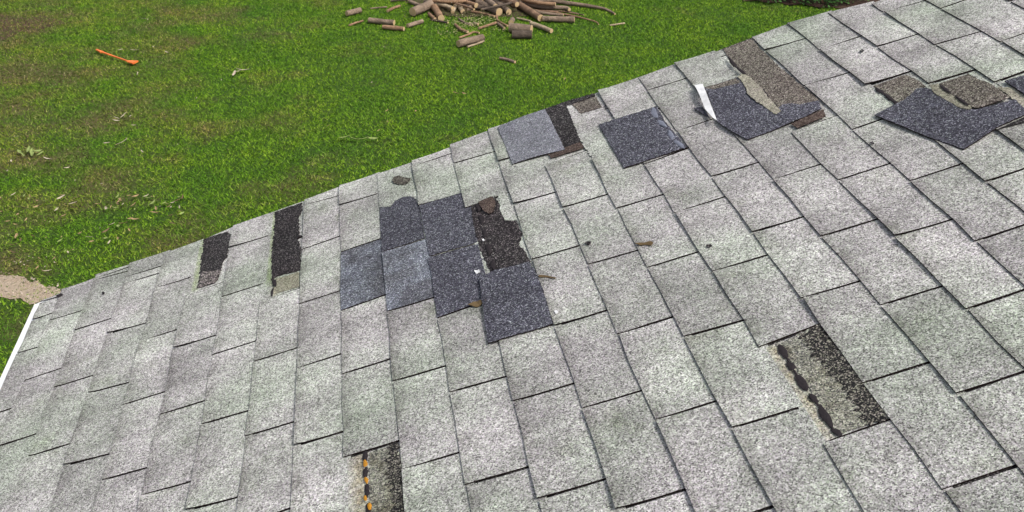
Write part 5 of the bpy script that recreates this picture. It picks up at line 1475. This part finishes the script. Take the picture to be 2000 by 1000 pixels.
def grass_mat():
    t = NT('grass_blades'); p = t.pos()
    r = t.n('ShaderNodeNewGeometry').outputs['Random Per Island']
    a = t.ramp(r, [(0.0, (0.050, 0.128, 0.005)), (0.45, (0.108, 0.230, 0.010)), (0.85, (0.148, 0.282, 0.014)), (1.0, (0.22, 0.32, 0.05))])
    b = t.ramp(r, [(0.0, (0.048, 0.085, 0.008)), (0.50, (0.105, 0.150, 0.018)), (0.80, (0.18, 0.175, 0.05)), (1.0, (0.33, 0.28, 0.14))])
    c = t.mix(lawn_dry_dim(t, p), a, b)
    # soft lush and dull drifts
    c = t.mix(1.0, c, t.ramp(t.noise(p, 1.3, 5, 0.6), [(0.32, (0.62, 0.76, 0.8)), (0.68, (1.30, 1.13, 1.0))]), 'MULTIPLY')
    c = t.mix(1.0, c, t.ramp(t.noise(p, 11.0, 4, 0.65), [(0.32, (0.68, 0.73, 0.7)), (0.68, (1.27, 1.2, 1.15))]), 'MULTIPLY')
    t.col(c, 0.7); t.b.inputs['Specular IOR Level'].default_value = 0.15
    return t.m
M['grass'] = grass_mat()
def earth(name, c1, c2, c3, bumpd=0.02):
    t = NT(name); p = t.pos(); f = t.noise(p, 34, 6, 0.7); g = t.noise(p, 5, 5, 0.65)
    c = t.mix(f, c1, c2); c = t.mix(t.ramp(g, [(0.45, 0.0), (0.65, 0.8)]), c, c3); t.col(c, 1.0); t.bump(f, 1.0, bumpd); return t.m
M['sand'] = earth('sandy_path', (0.25, 0.19, 0.135), (0.50, 0.41, 0.31), (0.37, 0.275, 0.20))
M['soil'] = earth('bare_soil', (0.030, 0.018, 0.012), (0.115, 0.072, 0.048), (0.085, 0.036, 0.028))
M['mulch'] = earth('bark_mulch', (0.020, 0.012, 0.008), (0.085, 0.045, 0.030), (0.05, 0.032, 0.018))
M['sawdust'] = earth('sawdust_on_grass', (0.18, 0.17, 0.06), (0.48, 0.43, 0.24), (0.10, 0.15, 0.03))
M['litter'] = earth('bark_litter', (0.025, 0.018, 0.010), (0.10, 0.075, 0.04), (0.05, 0.05, 0.016))
M['bushleaf'] = plain('bush_leaf', (0.045, 0.12, 0.022), 0.6, 0.3, 20, 0.5)
M['pebble'] = plain('pebbles', (0.38, 0.31, 0.25), 0.9, 0.2, 25, 0.35)
M['siding'] = plain('pale_siding', (0.62, 0.62, 0.58), 0.7, 0.25, 5, 0.06)
M['sealstrip'] = M['tar']

# ------------------------------------------------------------------ helpers
def link(name, mesh, parent=None, loc=None, mats=()):
    for m in mats: mesh.materials.append(m)
    o = bpy.data.objects.new(name, mesh); C.objects.link(o)
    if parent is not None: o.parent = parent
    if loc is not None: o.location = loc
    return o
def tag(o, label=None, cat=None, group=None, kind=None):
    if label: o['label'] = label
    if cat: o['category'] = cat
    if group: o['group'] = group
    if kind: o['kind'] = kind
    return o
def empty(name, loc=(0, 0, 0)):
    o = bpy.data.objects.new(name, None); C.objects.link(o); o.location = loc; o.empty_display_size = 0.2; return o
def mesh_from(name, verts, faces, mi=None, smooth=False):
    me = bpy.data.meshes.new(name); me.from_pydata(verts, [], faces)
    if mi is not None: me.polygons.foreach_set('material_index', mi)
    if smooth: me.polygons.foreach_set('use_smooth', [True]*len(faces))
    me.update(); return me
def box(vs, fs, x0, x1, y0, y1, z0, z1):
    b = len(vs)
    vs += [(x0, y0, z0), (x1, y0, z0), (x1, y1, z0), (x0, y1, z0), (x0, y0, z1), (x1, y0, z1), (x1, y1, z1), (x0, y1, z1)]
    fs += [tuple(b+i for i in f) for f in ((0, 3, 2, 1), (4, 5, 6, 7), (0, 1, 5, 4), (1, 2, 6, 5), (2, 3, 7, 6), (3, 0, 4, 7))]

# ------------------------------------------------------------------ ground
def sheet(name, poly, z, mat, grow=0.0, sub=3, jit=0.03):
    pts = []
    n = len(poly)
    for i in range(n):
        a = Vector(poly[i]); b = Vector(poly[(i+1) % n])
        for k in range(sub):
            p = a.lerp(b, k/sub); jj = min(jit, 0.28*(b-a).length/sub); pts.append((p.x+rnd.uniform(-jj, jj), p.y+rnd.uniform(-jj, jj), z))
    bm = bmesh.new(); vs = [bm.verts.new(p) for p in pts]; f = bm.faces.new(vs)
    bmesh.ops.recalc_face_normals(bm, faces=[f])
    if f.normal.z < 0: f.normal_flip()
    me = bpy.data.meshes.new(name); bm.to_mesh(me); bm.free()
    return tag(link(name, me, mats=[mat]), kind='structure')
me = mesh_from('ground', [(-300, -300, 0), (300, -300, 0), (300, 300, 0), (-300, 300, 0)], [(0, 1, 2, 3)])
tag(link('ground', me, mats=[M['ground']]), kind='structure')
sheet('sandy_path', SAND, 0.008, M['sand'], jit=0.05, sub=6)
sheet('bare_soil', SOIL, 0.004, M['soil'], jit=0.06, sub=6)
sheet('mulch_bed', BED, 0.016, M['mulch'], jit=0.05, sub=4)
sheet('bark_litter_ground', LITTER, 0.012, M['litter'], jit=0.08, sub=5)

def inside(poly, x, y):
    r = np.zeros(len(x), bool); n = len(poly); j = n-1
    for i in range(n):
        xi, yi = poly[i]; xj, yj = poly[j]
        c = ((yi > y) != (yj > y)) & (x < (xj-xi)*(y-yi)/(yj-yi+1e-12)+xi)
        r ^= c; j = i
    return r
def make_grass(n):
    P = np.array(LAWN); lo = P.min(0); hi = P.max(0)
    x = nrg.uniform(lo[0], hi[0], n); y = nrg.uniform(lo[1], hi[1], n)
    # tufts: pull blades towards random tuft centres
    k = inside(LAWN, x, y)
    jx = lambda s: (x+nrg.normal(0, s, n), y+nrg.normal(0, s, n))
    k &= ~inside(SAND, *jx(0.11)) | (nrg.random(n) < 0.07)
    k &= ~inside(SOIL, *jx(0.25)) | (nrg.random(n) < 0.8)
    k &= ~inside(BED, *jx(0.06))
    k &= ~inside(LITTER, *jx(0.2)) | (nrg.random(n) < 0.35)
    k &= ~((x > -0.15) & (y < 2.25))
    # thinner where the turf is worn
    uneven = (np.sin(x*1.7+0.6*y)+np.sin(y*2.3-x*0.8)+np.sin(x*3.1+y*1.9+1))/3
    k &= (uneven < 0.35) | (nrg.random(n) < 0.75)
    x = x[k]; y = y[k]; m = len(x)
    tuft = 0.5+0.5*np.sin(x*23+3*np.sin(y*9))*np.sin(y*21+3*np.sin(x*8))
    h = nrg.uniform(0.010, 0.024, m)+0.012*tuft*nrg.random(m); w = nrg.uniform(0.0035, 0.0070, m)
    a = nrg.uniform(0, 2*np.pi, m); ln = nrg.uniform(0.5, 2.0, m)*h; la = nrg.uniform(0, 2*np.pi, m)
    v = np.zeros((m, 3, 3), np.float32)
    v[:, 0, 0] = x-np.cos(a)*w; v[:, 0, 1] = y-np.sin(a)*w
    v[:, 1, 0] = x+np.cos(a)*w; v[:, 1, 1] = y+np.sin(a)*w
    v[:, 2, 0] = x+np.cos(la)*ln; v[:, 2, 1] = y+np.sin(la)*ln; v[:, 2, 2] = h
    me = bpy.data.meshes.new('grass')
    me.vertices.add(3*m); me.vertices.foreach_set('co', v.ravel())
    me.loops.add(3*m); me.loops.foreach_set('vertex_index', np.arange(3*m, dtype=np.int32))
    me.polygons.add(m); me.polygons.foreach_set('loop_start', np.arange(0, 3*m, 3, dtype=np.int32)); me.polygons.foreach_set('loop_total', np.full(m, 3, np.int32))
    me.update(calc_edges=True); me.validate()
    o = link('grass', me, mats=[M['grass']]); tag(o, 'short green lawn grass, drier and browner towards the left', 'grass', kind='stuff')
make_grass(1150000)

# ------------------------------------------------------------------ house: walls, roof deck, edges
house = tag(empty('house', (2.0, -1.5, 0)), 'low house with a weathered grey shingle roof and torn tabs', 'house')
hl = Vector((-2.0, 1.5, 0))
RIDGE = 4.2; WN = -5.2; WF = 1.93
cp, sp = math.cos(PITCH), math.sin(PITCH)
ridge_x, ridge_z = RIDGE*cp, EAVE_Z+RIDGE*sp
vs = []; fs = []
wx0, wx1 = 0.35, 2*ridge_x-0.35
zt_ = EAVE_Z+0.02
prof = [(wx0, 0), (wx1, 0), (wx1, zt_), (ridge_x, ridge_z-0.16), (wx0, zt_)]
for y in (WF-0.25, WN+0.25):
    vs += [(x, y, z) for x, z in prof]
fs = [(0, 1, 2, 3, 4), (9, 8, 7, 6, 5), (0, 5, 6, 1), (1, 6, 7, 2), (4, 9, 5, 0)]
w = link('wall', mesh_from('wall', vs, fs), house, hl, [M['siding']])
roof_me = None
vs = []; fs = []
box(vs, fs, -0.045, RIDGE, WN, WF, -0.09, -0.0012)
box(vs, fs, -0.045, 2.55, WF+0.03, 2.06, -0.012, -0.0012)
roof = link('roof', mesh_from('roof', vs, fs), house, None, [M['felt']])
RM = Matrix(((cp, 0, -sp, 0), (0, 1, 0, 0), (sp, 0, cp, EAVE_Z), (0, 0, 0, 1))) @ Matrix.Translation((0, 0, -1.5*T))
ROOF_LOCAL = Matrix.Translation(hl) @ RM
roof.matrix_local = ROOF_LOCAL
roof['label'] = 'weathered grey three tab shingle roof slope with missing and torn tabs'
# the other slope, beyond the ridge
vs = []; fs = []
box(vs, fs, -0.06, RIDGE-0.005, WN, WF+0.03, -0.09, 0.0)
r2 = link('roof_far_slope', mesh_from('roof_far_slope', vs, fs), house, None, [M['light']])
r2.matrix_local = Matrix.Translation(hl) @ Matrix(((-cp, 0, sp, 2*ridge_x), (0, 1, 0, 0), (sp, 0, cp, EAVE_Z), (0, 0, 0, 1)))
# white drip edge along the eave: a flat lip with a folded down front
vs = [(0.02, WN, -0.0008), (-0.094, WN, -0.004), (-0.100, WN, -0.012), (-0.100, WN, -0.05), (-0.096, WN, -0.05), (-0.092, WN, -0.011), (0.02, WN, -0.006)]
n = len(vs); vs += [(x, 2.12, z) for x, _, z in vs]
fs = [(i, i+n, (i+1) % n+n, (i+1) % n) for i in range(n)]+[tuple(range(n)), tuple(range(2*n-1, n-1, -1))]
d = link('drip_edge', mesh_from('drip_edge', vs, fs), house, None, [M['drip']]); d.matrix_local = ROOF_LOCAL; d['label'] = 'bright white metal drip edge along the eave'
vs = []; fs = []
box(vs, fs, -0.08, -0.05, WN, WF+0.02, -0.16, -0.052)
d = link('fascia', mesh_from('fascia', vs, fs), house, None, [M['white']]); d.matrix_local = ROOF_LOCAL
vs = []; fs = []
box(vs, fs, -0.045, RIDGE, WF+0.002, WF+0.024, -0.15, -0.006)
d = link('rake_board', mesh_from('rake_board', vs, fs), house, None, [M['white']]); d.matrix_local = ROOF_LOCAL

# ------------------------------------------------------------------ shingles
def lu(k, w): a, b = LINES[k]; return a+b*w
def ztop(k, u, w):
    a = lu(k, w); b = lu(k+1, w); s = (u-a)/(b-a); return T+T*(1-s)-0.0003
BUTT_BAND = {}
def set_tone(me):
    a = me.attributes.new('uneven', 'FLOAT', 'POINT')
    a.data.foreach_set('value', [BUTT_BAND.get(i, 0.0) for i in range(len(me.vertices))]); BUTT_BAND.clear()
    for nm_, dd in (('stain', STAIN), ('algae', ALGAE)):
        if dd:
            a = me.attributes.new(nm_, 'FLOAT', 'POINT'); a.data.foreach_set('value', [dd.get(i, 0.0) for i in range(len(me.vertices))]); dd.clear()
def seg_fade(u, w, s):
    a = Vector(s[:2]); b = Vector(s[2:4]); p = Vector((u, w)); d = b-a; t = max(0, min(1, (p-a).dot(d)/d.length_squared))
    return math.exp(-((p-a-d*t).length/s[4])**2)
STAIN = {}; ALGAE = {}
def tab_geo(rec, vs, fs, mi, lo=0.0, fill=False):
    k, j, fl, fr, nl, nr = rec
    NU, NW = 3, 3
    SS = (0.0, 0.20, 0.55, 1.0)
    if fill: NU, NW = 14, 14; SS = [x/NU for x in range(NU+1)]
    cf = rnd.random()**3*0.0065; cn = rnd.random()**3*0.0065; cm = rnd.random()**3*0.002   # curl of the free edge
    if fill: cf = cn = cm = 0
    b = len(vs); grid = []
    ext = 0.016
    for i in range(NU+1):
        s = SS[i]
        for q in range(NW+1):
            t = q/NW
            w = (fl+(fr-fl)*s)*(1-t)+(nl+(nr-nl)*s)*t
            a = lu(k, w); e = lu(k+1, w)+ext
            u = a+(e-a)*s
            if i == 0: u += rnd.uniform(-0.0024, 0.0024)*(0 if fill else 1)
            if q in (0, NW) and not fill: w += rnd.uniform(-0.0008, 0.0008)
            z = ztop(k, u, w)+(lo if not fill else -(T+0.0001)*(1-0.55*s)+0.0)
            z += (cf*(1-t)**2+cn*t*t+cm*4*t*(1-t)*0.5)*(1-s)**3
            vs.append((u, w, z)); 
            if fill:
                STAIN[len(vs)-1] = max([seg_fade(u, w, x) for x in STAINS]); ALGAE[len(vs)-1] = max([seg_fade(u, w, x) for x in ALGAES])
            else: BUTT_BAND[len(vs)-1] = (1.0, 0.25, 0.0, 0.0)[i]
    NR = NW+1
    idx = lambda i, q: b+i*NR+q
    for i in range(NU):
        for q in range(NW):
            fs.append((idx(i, q), idx(i, q+1), idx(i+1, q+1), idx(i+1, q))); mi.append(0)
    # sides: front edge, two slot sides
    ring = [(0, q) for q in range(NW, -1, -1)]
    ring = [(i, NW) for i in range(NU, -1, -1)]+[(0, q) for q in range(NW-1, -1, -1)]+[(i, 0) for i in range(1, NU+1)]
    lowb = len(vs)
    for (i, q) in ring:
        x = vs[idx(i, q)]; vs.append((x[0], x[1], x[2]-T+0.0002))
    for r in range(len(ring)-1):
        fs.append((idx(*ring[r]), idx(*ring[r+1]), lowb+r+1, lowb+r)); mi.append(1)
def orient_up(me):
    bm = bmesh.new(); bm.from_mesh(me); bmesh.ops.recalc_face_normals(bm, faces=bm.faces[:])
    top = sum(f.normal.z*f.calc_area() for f in bm.faces if f.material_index == 0)
    if top < 0:
        for f in bm.faces: f.normal_flip()
    bm.to_mesh(me); bm.free()
def centre(vs):
    a = np.array(vs); c = (a.min(0)+a.max(0))/2; return [tuple(p) for p in (a-c)], tuple(float(x) for x in c)
dark = set(map(tuple, DARKTABS))
for rec in TABS:
    vs = []; fs = []; mi = []
    tab_geo(rec, vs, fs, mi); vs, c = centre(vs)
    isd = (rec[0], rec[1]) in dark
    nm = 'dark_shingle' if isd else 'shingle'
    me = mesh_from(nm, vs, fs, mi); set_tone(me); orient_up(me)
    o = link(nm, me, roof, c, [M['slatemid' if rec[0] in (8, 9) else 'slate'] if isd else M['light'], M['edge']])
    if isd: o['label'] = 'dark blue grey shingle tab in the dark block'
for rec in FILL:
    vs = []; fs = []; mi = []
    tab_geo(rec, vs, fs, mi, fill=True); vs, c = centre(vs)
    me = mesh_from('underlying_shingle', vs, fs, mi); set_tone(me); orient_up(me)
    link('underlying_shingle', me, roof, c, [M['light'], M['edge']])
vs = []; fs = []; mi = []
for rec in STUFF: tab_geo(rec, vs, fs, mi)
me = mesh_from('shingle_field', vs, fs, mi); set_tone(me); orient_up(me)
o = link('shingle_field', me, roof, None, [M['light'], M['edge']]); o['kind'] = 'stuff'

def course_of(u, w):
    for k in range(-1, 32):
        if lu(k, w) <= u < lu(k+1, w): return k
    return 31
def surf(u, w):
    k = course_of(u, w); return ztop(k, u, w)
def rough_outline(poly, torn, step=0.007):
    out = []; n = len(poly)
    for i in range(n):
        a = Vector(poly[i]); b = Vector(poly[(i+1) % n]); L = (b-a).length
        m = max(1, int(L/step)) if torn > 0.0009 else 1
        nn = Vector((-(b-a).y, (b-a).x)).normalized() if L > 0 else Vector((0, 0))
        for k in range(m):
            p = a.lerp(b, k/m)
            if torn > 0: p = p+nn*rnd.uniform(-torn, torn)*(0.3 if k == 0 else 1)
            out.append((p.x, p.y))
    return out
def slab(name, poly, zfun, th, mats, parent, label=None, bend=None):
    bm = bmesh.new()
    top = [bm.verts.new((u, w, zfun(u, w)+(bend(u, w) if bend else 0))) for u, w in poly]
    f = bm.faces.new(top); f.material_index = 0
    bm.normal_update()
    if f.normal.z < 0: f.normal_flip()
    low = [bm.verts.new((v.co.x, v.co.y, v.co.z-th)) for v in top]
    n = len(top)
    for i in range(n):
        g = bm.faces.new((top[i], low[i], low[(i+1) % n], top[(i+1) % n])); g.material_index = 1
    bmesh.ops.triangulate(bm, faces=[f])
    bmesh.ops.recalc_face_normals(bm, faces=bm.faces[:])
    if sum(x.normal.z*x.calc_area() for x in bm.faces if x.material_index == 0) < 0:
        for x in bm.faces: x.normal_flip()
    cc = [sum(v.co[i] for v in bm.verts)/len(bm.verts) for i in range(3)]
    for v in bm.verts: v.co -= Vector(cc)
    me = bpy.data.meshes.new(name); bm.to_mesh(me); bm.free()
    o = link(name, me, parent, cc, mats)
    if label: o['label'] = label
    return o
for (nm, mat, mode, poly, label, th, torn, lift) in PIECES:
    pl = rough_outline(poly, torn)
    cu = sum(p[0] for p in pl)/len(pl); cw_ = sum(p[1] for p in pl)/len(pl)
    kc = course_of(cu, cw_)
    if mode == 'tab': zf = lambda u, w: min(max(ztop(kc, u, w), T*0.7), 2.2*T)+lift
    elif mode == 'patch': zf = lambda u, w: T*0.85+0.0012+lift
    else: zf = lambda u, w: 2*T+0.0032+lift
    bend = None
    if mode == 'flap' and th > 0.0025:
        ph = rnd.uniform(0, 6)
        bend = lambda u, w: 0.0012+0.0017*math.sin(u*34+ph)+0.0013*math.sin(w*29+ph*2)
        if 'square' in label: bend = None
    if nm == 'glare_lip': bend = lambda u, w: 0.010*abs(math.sin((u+w)*14))
    slab(nm, pl, zf, th, [M[mat], M['edge'] if mat not in ('glarepaper', 'tan') else M[mat]], roof, label or None, bend)
# sealant dabs: flattened lumps
def dab(u0, w0, u1, w1, r, mat, h):
    a = Vector((u0, w0)); b = Vector((u1, w1)); d = b-a; L = d.length; d = d.normalized() if L else Vector((1, 0)); nn = Vector((-d.y, d.x))
    vs = []; fs = []; n = 12
    ctr = (a+b)/2
    for ring, (s, z) in enumerate(((1.0, 0.0), (0.82, 0.0007), (0.35, 0.0011))):
        for i in range(n):
            t = 2*math.pi*i/n; q = rnd.uniform(0.68, 1.22)
            p = ctr+d*((L/2+r)*math.cos(t)*s*q)+nn*(r*math.sin(t)*s*q)
            vs.append((p.x, p.y, h+z))
    vs.append((ctr.x, ctr.y, h+0.0012))
    for k in range(2):
        for i in range(n): fs.append((k*n+i, k*n+(i+1) % n, (k+1)*n+(i+1) % n, (k+1)*n+i))
    for i in range(n): fs.append((2*n+i, 2*n+(i+1) % n, 3*n))
    vs, c = centre(vs); me = mesh_from('sealant_dab', vs, fs, None, True)
    link('sealant_dab', me, roof, c, [M[mat]])
for a in DABS: dab(*a)
# little scraps lying loose on the roof
for (nm, mat, poly, label, cat, h, lift) in SCRAPS:
    pl = rough_outline(poly, 0.001, 0.006)
    cu = sum(p[0] for p in pl)/len(pl); cw_ = sum(p[1] for p in pl)/len(pl)
    us = [p[0] for p in pl]; span = max(us)-min(us)+1e-6
    o = slab(nm, pl, lambda u, w: surf(cu, cw_)+0.003+lift*abs((u-cu)/span), 0.0016, [M[mat], M[mat]], None, label)
    o.matrix_world = RM @ Matrix.Translation(o.location)
    tag(o, label, cat)

# ------------------------------------------------------------------ logs and branches
def tube(pts, r0, r1, z, seg, rough):
    """pts in plan; returns verts, faces of a wobbly open tube plus its end rings"""
    P = []
    for i in range(len(pts)-1):
        a = Vector((*pts[i], 0)); b = Vector((*pts[i+1], 0)); m = 3 if len(pts) > 2 else 6
        for k in range(m): P.append(a.lerp(b, k/m))
    P.append(Vector((*pts[-1], 0)))
    # smooth the polyline
    for _ in range(2):
        P = [P[0]]+[(P[i-1]+2*P[i]+P[i+1])/4 for i in range(1, len(P)-1)]+[P[-1]]
    vs = []; fs = []; N = len(P)
    for i, p in enumerate(P):
        d = (P[min(i+1, N-1)]-P[max(i-1, 0)]).normalized(); s = Vector((-d.y, d.x, 0)); t = i/(N-1)
        r = (r0+(r1-r0)*t)*(1+rnd.uniform(-rough, rough))
        zz = z+0.012+(r1-r0)*t
        for k in range(seg):
            an = 2*math.pi*k/seg; rr = r*(1+rnd.uniform(-rough, rough)*0.8)
            q = p+s*(rr*math.cos(an)); vs.append((q.x, q.y, zz+rr*math.sin(an)))
    for i in range(N-1):
        for k in range(seg): fs.append((i*seg+k, i*seg+(k+1) % seg, (i+1)*seg+(k+1) % seg, (i+1)*seg+k))
    return vs, fs, N
for (nm, mat, pts, r0, r1, z, label) in LOGS:
    seg = 12 if r0 > 0.025 else 8
    vs, fs, N = tube(pts, r0, r1, z, seg, 0.07 if r0 > 0.025 else 0.10)
    c = Vector((sum(p[0] for p in pts)/len(pts), sum(p[1] for p in pts)/len(pts), 0))
    e = tag(empty(nm, c), label, nm, 'cut logs and branches of the woodpile')
    V = [tuple(Vector(v)-c) for v in vs]
    me = mesh_from('bark', V, fs, None, True); bm = bmesh.new(); bm.from_mesh(me); bmesh.ops.recalc_face_normals(bm, faces=bm.faces[:]); bm.to_mesh(me); bm.free()
    link('bark', me, e, None, [M[mat]])
    for ring, nxt in ((0, 1), (N-1, N-2)):
        rv = [Vector(V[ring*seg+k]) for k in range(seg)]; ctr = sum(rv, Vector())/seg
        inn = sum((Vector(V[nxt*seg+k]) for k in range(seg)), Vector())/seg
        od = (ctr-inn).normalized()*0.002
        ev = [tuple(v-ctr) for v in rv]+[tuple(od)]
        ef = [(k, (k+1) % seg, seg) for k in range(seg)]
        me = mesh_from('cut_end', ev, ef); bm = bmesh.new(); bm.from_mesh(me)
        bm.normal_update()
        if sum((f.normal.dot(od) for f in bm.faces)) < 0:
            for f in bm.faces: f.normal_flip()
        bm.to_mesh(me); bm.free()
        link('cut_end', me, e, ctr+od*0.3, [M['cut']])
# sawdust
def chips(name, poly, n, mat, label, cat, smin, smax, spread=0.0):
    P = np.array(poly); lo = P.min(0)-spread; hi = P.max(0)+spread; vs = []; fs = []
    ctr = P.mean(0)
    for _ in range(n):
        x = rnd.uniform(lo[0], hi[0]); y = rnd.uniform(lo[1], hi[1])
        if not inside(poly, np.array([x]), np.array([y]))[0] and rnd.random() > 0.25: continue
        s = rnd.uniform(smin, smax); a = rnd.uniform(0, 6.28); z = rnd.uniform(0.024, 0.05); b = len(vs); q = rnd.uniform(.25, .8)
        ca, sa = math.cos(a)*s, math.sin(a)*s; t1, t2 = rnd.uniform(-.4, .4)*s, rnd.uniform(-.4, .4)*s
        vs += [(x-ca, y-sa, z-t1), (x+sa*q, y-ca*q, z+t2), (x+ca, y+sa, z+t1), (x-sa*q, y+ca*q, z-t2)]; fs.append((b, b+1, b+2, b+3))
    o = link(name, mesh_from(name, vs, fs), None, None, [mat]); return tag(o, label, cat, kind='stuff')
chips('sawdust', SAW, 2200, M['sawdust'], 'pale sawdust spilled on the grass in front of the woodpile', 'sawdust', 0.006, 0.016, 0.25)
chips('path_pebbles', SAND, 300, M['pebble'], 'small pale pebbles on the sandy path', 'pebbles', 0.006, 0.016, 0.05)
chips('bark_litter', LITTER, 900, M['litter'], 'brown bark crumbs and twigs strewn under the woodpile', 'bark litter', 0.008, 0.03, 0.2)

# ------------------------------------------------------------------ orange shovel
a, b, c_, d_ = [Vector((*p, 0.05)) for p in ORANGE]
sh = tag(empty('toy_shovel', (a.x, a.y, 0)), 'orange plastic shovel lying on the lawn at the left', 'shovel')
def bar(name, p, q, w0, h0, w1, h1, parent, org, mat, n=6):
    d = (q-p).normalized(); s = Vector((-d.y, d.x, 0)); vs = []; fs = []
    for i in range(n+1):
        t = i/n; x = p.lerp(q, t); w = w0+(w1-w0)*t; h = h0+(h1-h0)*t
        for (cx, cz) in ((-1, -.6), (-.6, -1), (.6, -1), (1, -.6), (1, .6), (.6, 1), (-.6, 1), (-1, .6)):
            y = x+s*(cx*w/2); vs.append((y.x-org.x, y.y-org.y, y.z+cz*h/2))
    for i in range(n):
        for k in range(8): fs.append((i*8+k, i*8+(k+1) % 8, i*8+8+(k+1) % 8, i*8+8+k))
    fs += [tuple(range(7, -1, -1)), tuple(range(n*8, n*8+8))]
    me = mesh_from(name, vs, fs); bm = bmesh.new(); bm.from_mesh(me); bmesh.ops.recalc_face_normals(bm, faces=bm.faces[:]); bm.to_mesh(me); bm.free()
    return link(name, me, parent, None, [mat])
bar('handle_grip', a, b, 0.024, 0.02, 0.046, 0.025, sh, a, M['orange'])
bar('shaft', b, c_, 0.026, 0.022, 0.018, 0.018, sh, a, M['orange'])
bar('blade', c_.lerp(d_, -0.1), d_, 0.04, 0.02, 0.115, 0.025, sh, a, M['orange'])

# ------------------------------------------------------------------ fallen leaves
def leaf_mesh(k):
    r = random.Random(k); vs = []; fs = []; n = 6; curl = r.uniform(0.1, 0.35); wd = r.uniform(0.14, 0.36)
    for i in range(n+1):
        t = i/n; w = wd*math.sin(math.pi*min(1, t*0.92+0.06))**0.8*r.uniform(0.8, 1.1)
        x = t-0.5; z = curl*(x*x)*1.2
        vs += [(x, -w/2, z+0.06), (x, 0, z), (x, w/2, z+0.06)]
    for i in range(n):
        for q in (0, 1): fs.append((i*3+q, i*3+3+q, i*3+4+q, i*3+1+q))
    return mesh_from('fallen_leaf', vs, fs)
leaf_cache = {}
LEAFTXT = {'shovel': ('pale dry leaf on the lawn just right of the orange shovel', 'pale leaves by the shovel'),
           'mid': ('pale leaf in the small heap on the left lawn above the pair', 'leaf heap on the left lawn'),
           'pair': ('pale round leaf on the left lawn below the small leaf heap', 'pale leaves below the heap'),
           'left': ('pale leaf near the left picture edge around the leafy sprig', 'pale leaves at the left edge'),
           'sprig': ('yellow green leaf of the leafy sprig at the left edge', 'leaves of the fallen sprig'),
           'bird': ('white and tan leaf pieces in the middle of the left lawn', 'pale leaf pieces mid lawn'),
           'strip': ('long pale green leaf in the line of leaves on the lawn', 'line of pale green leaves'),
           'pairm': ('pinkish leaf of the pair below the woodpile', 'pair of leaves below the woodpile'),
           'single': ('single small tan leaf alone on the middle lawn', 'single leaves on the middle lawn'),
           'litter': ('dry leaf in the leaf litter near the lower left roof corner', 'leaf litter by the roof corner'),
           'sparse': ('tiny dry leaf scattered thinly over the upper left lawn', 'tiny leaves over the left lawn')}
for i, (x, y, l, mat, kind) in enumerate(LEAVES):
    key = (mat, i % 5)
    if key not in leaf_cache: leaf_cache[key] = leaf_mesh(i); leaf_cache[key].materials.append(M[mat])
    o = link('fallen_leaf', leaf_cache[key], None, (x, y, rnd.uniform(0.040, 0.052)))
    s = l*(rnd.uniform(0.8, 1.2) if kind in ('litter', 'sparse') else rnd.uniform(1.1, 1.4)); o.scale = (s, s*rnd.uniform(0.7, 1.3), s)
    o.rotation_euler = (rnd.uniform(-.35, .35), rnd.uniform(-.3, .3), rnd.uniform(0, 6.28) if kind != 'strip' else rnd.uniform(-.3, .3))
    tag(o, LEAFTXT[kind][0], 'leaf', LEAFTXT[kind][1])

# ------------------------------------------------------------------ low plants in the mulch bed
PL = ['leftmost low leafy plant in the mulch bed behind the roof', 'second low leafy plant from the left in the mulch bed', 'leafy plant nearest the roof edge in the mulch bed', 'leafy plant at the back of the mulch bed, right', 'rightmost low leafy plant in the mulch bed', 'leafy plant at the back of the mulch bed, middle', 'small leafy plant at the front edge of the bed, left', 'small leafy plant at the front edge of the bed, middle', 'small leafy plant at the front edge of the bed, right']
for i, (x, y) in enumerate(PLANTS):
    e = tag(empty('leafy_plant', (x, y, 0.03)), PL[i], 'plant', 'low plants in the mulch bed')
    vs = []; fs = []; r = rnd.uniform(0.16, 0.26); hgt = rnd.uniform(0.2, 0.34)
    for k in range(260):
        th = rnd.uniform(0, 6.28); rr = r*math.sqrt(rnd.random()); z = hgt*rnd.uniform(0.15, 1)*(1-0.5*(rr/r)**2)
        p = Vector((rr*math.cos(th), rr*math.sin(th), z)); d = Vector((math.cos(th), math.sin(th), rnd.uniform(-.5, .7))).normalized()
        s = d.cross(Vector((rnd.uniform(-.3, .3), rnd.uniform(-.3, .3), 1))).normalized(); L = rnd.uniform(0.04, 0.08); b = len(vs)
        vs += [tuple(p), tuple(p+d*L*.5+s*L*.28), tuple(p+d*L), tuple(p+d*L*.5-s*L*.28)]; fs.append((b, b+1, b+2, b+3))
    link('foliage', mesh_from('foliage', vs, fs), e, None, [M['bushleaf']])
    vs = []; fs = []
    for k in range(5):
        an = k*1.26; tx, ty = r*.6*math.cos(an), r*.6*math.sin(an); b = len(vs)
        for (cx, cy) in ((0.006, 0), (-0.003, 0.005), (-0.003, -0.005)): vs += [(cx, cy, 0), (tx+cx*.4, ty+cy*.4, hgt*.7)]
        fs += [(b, b+2, b+3, b+1), (b+2, b+4, b+5, b+3), (b+4, b, b+1, b+5)]
    link('stem', mesh_from('stem', vs, fs), e, None, [M['barktan']])
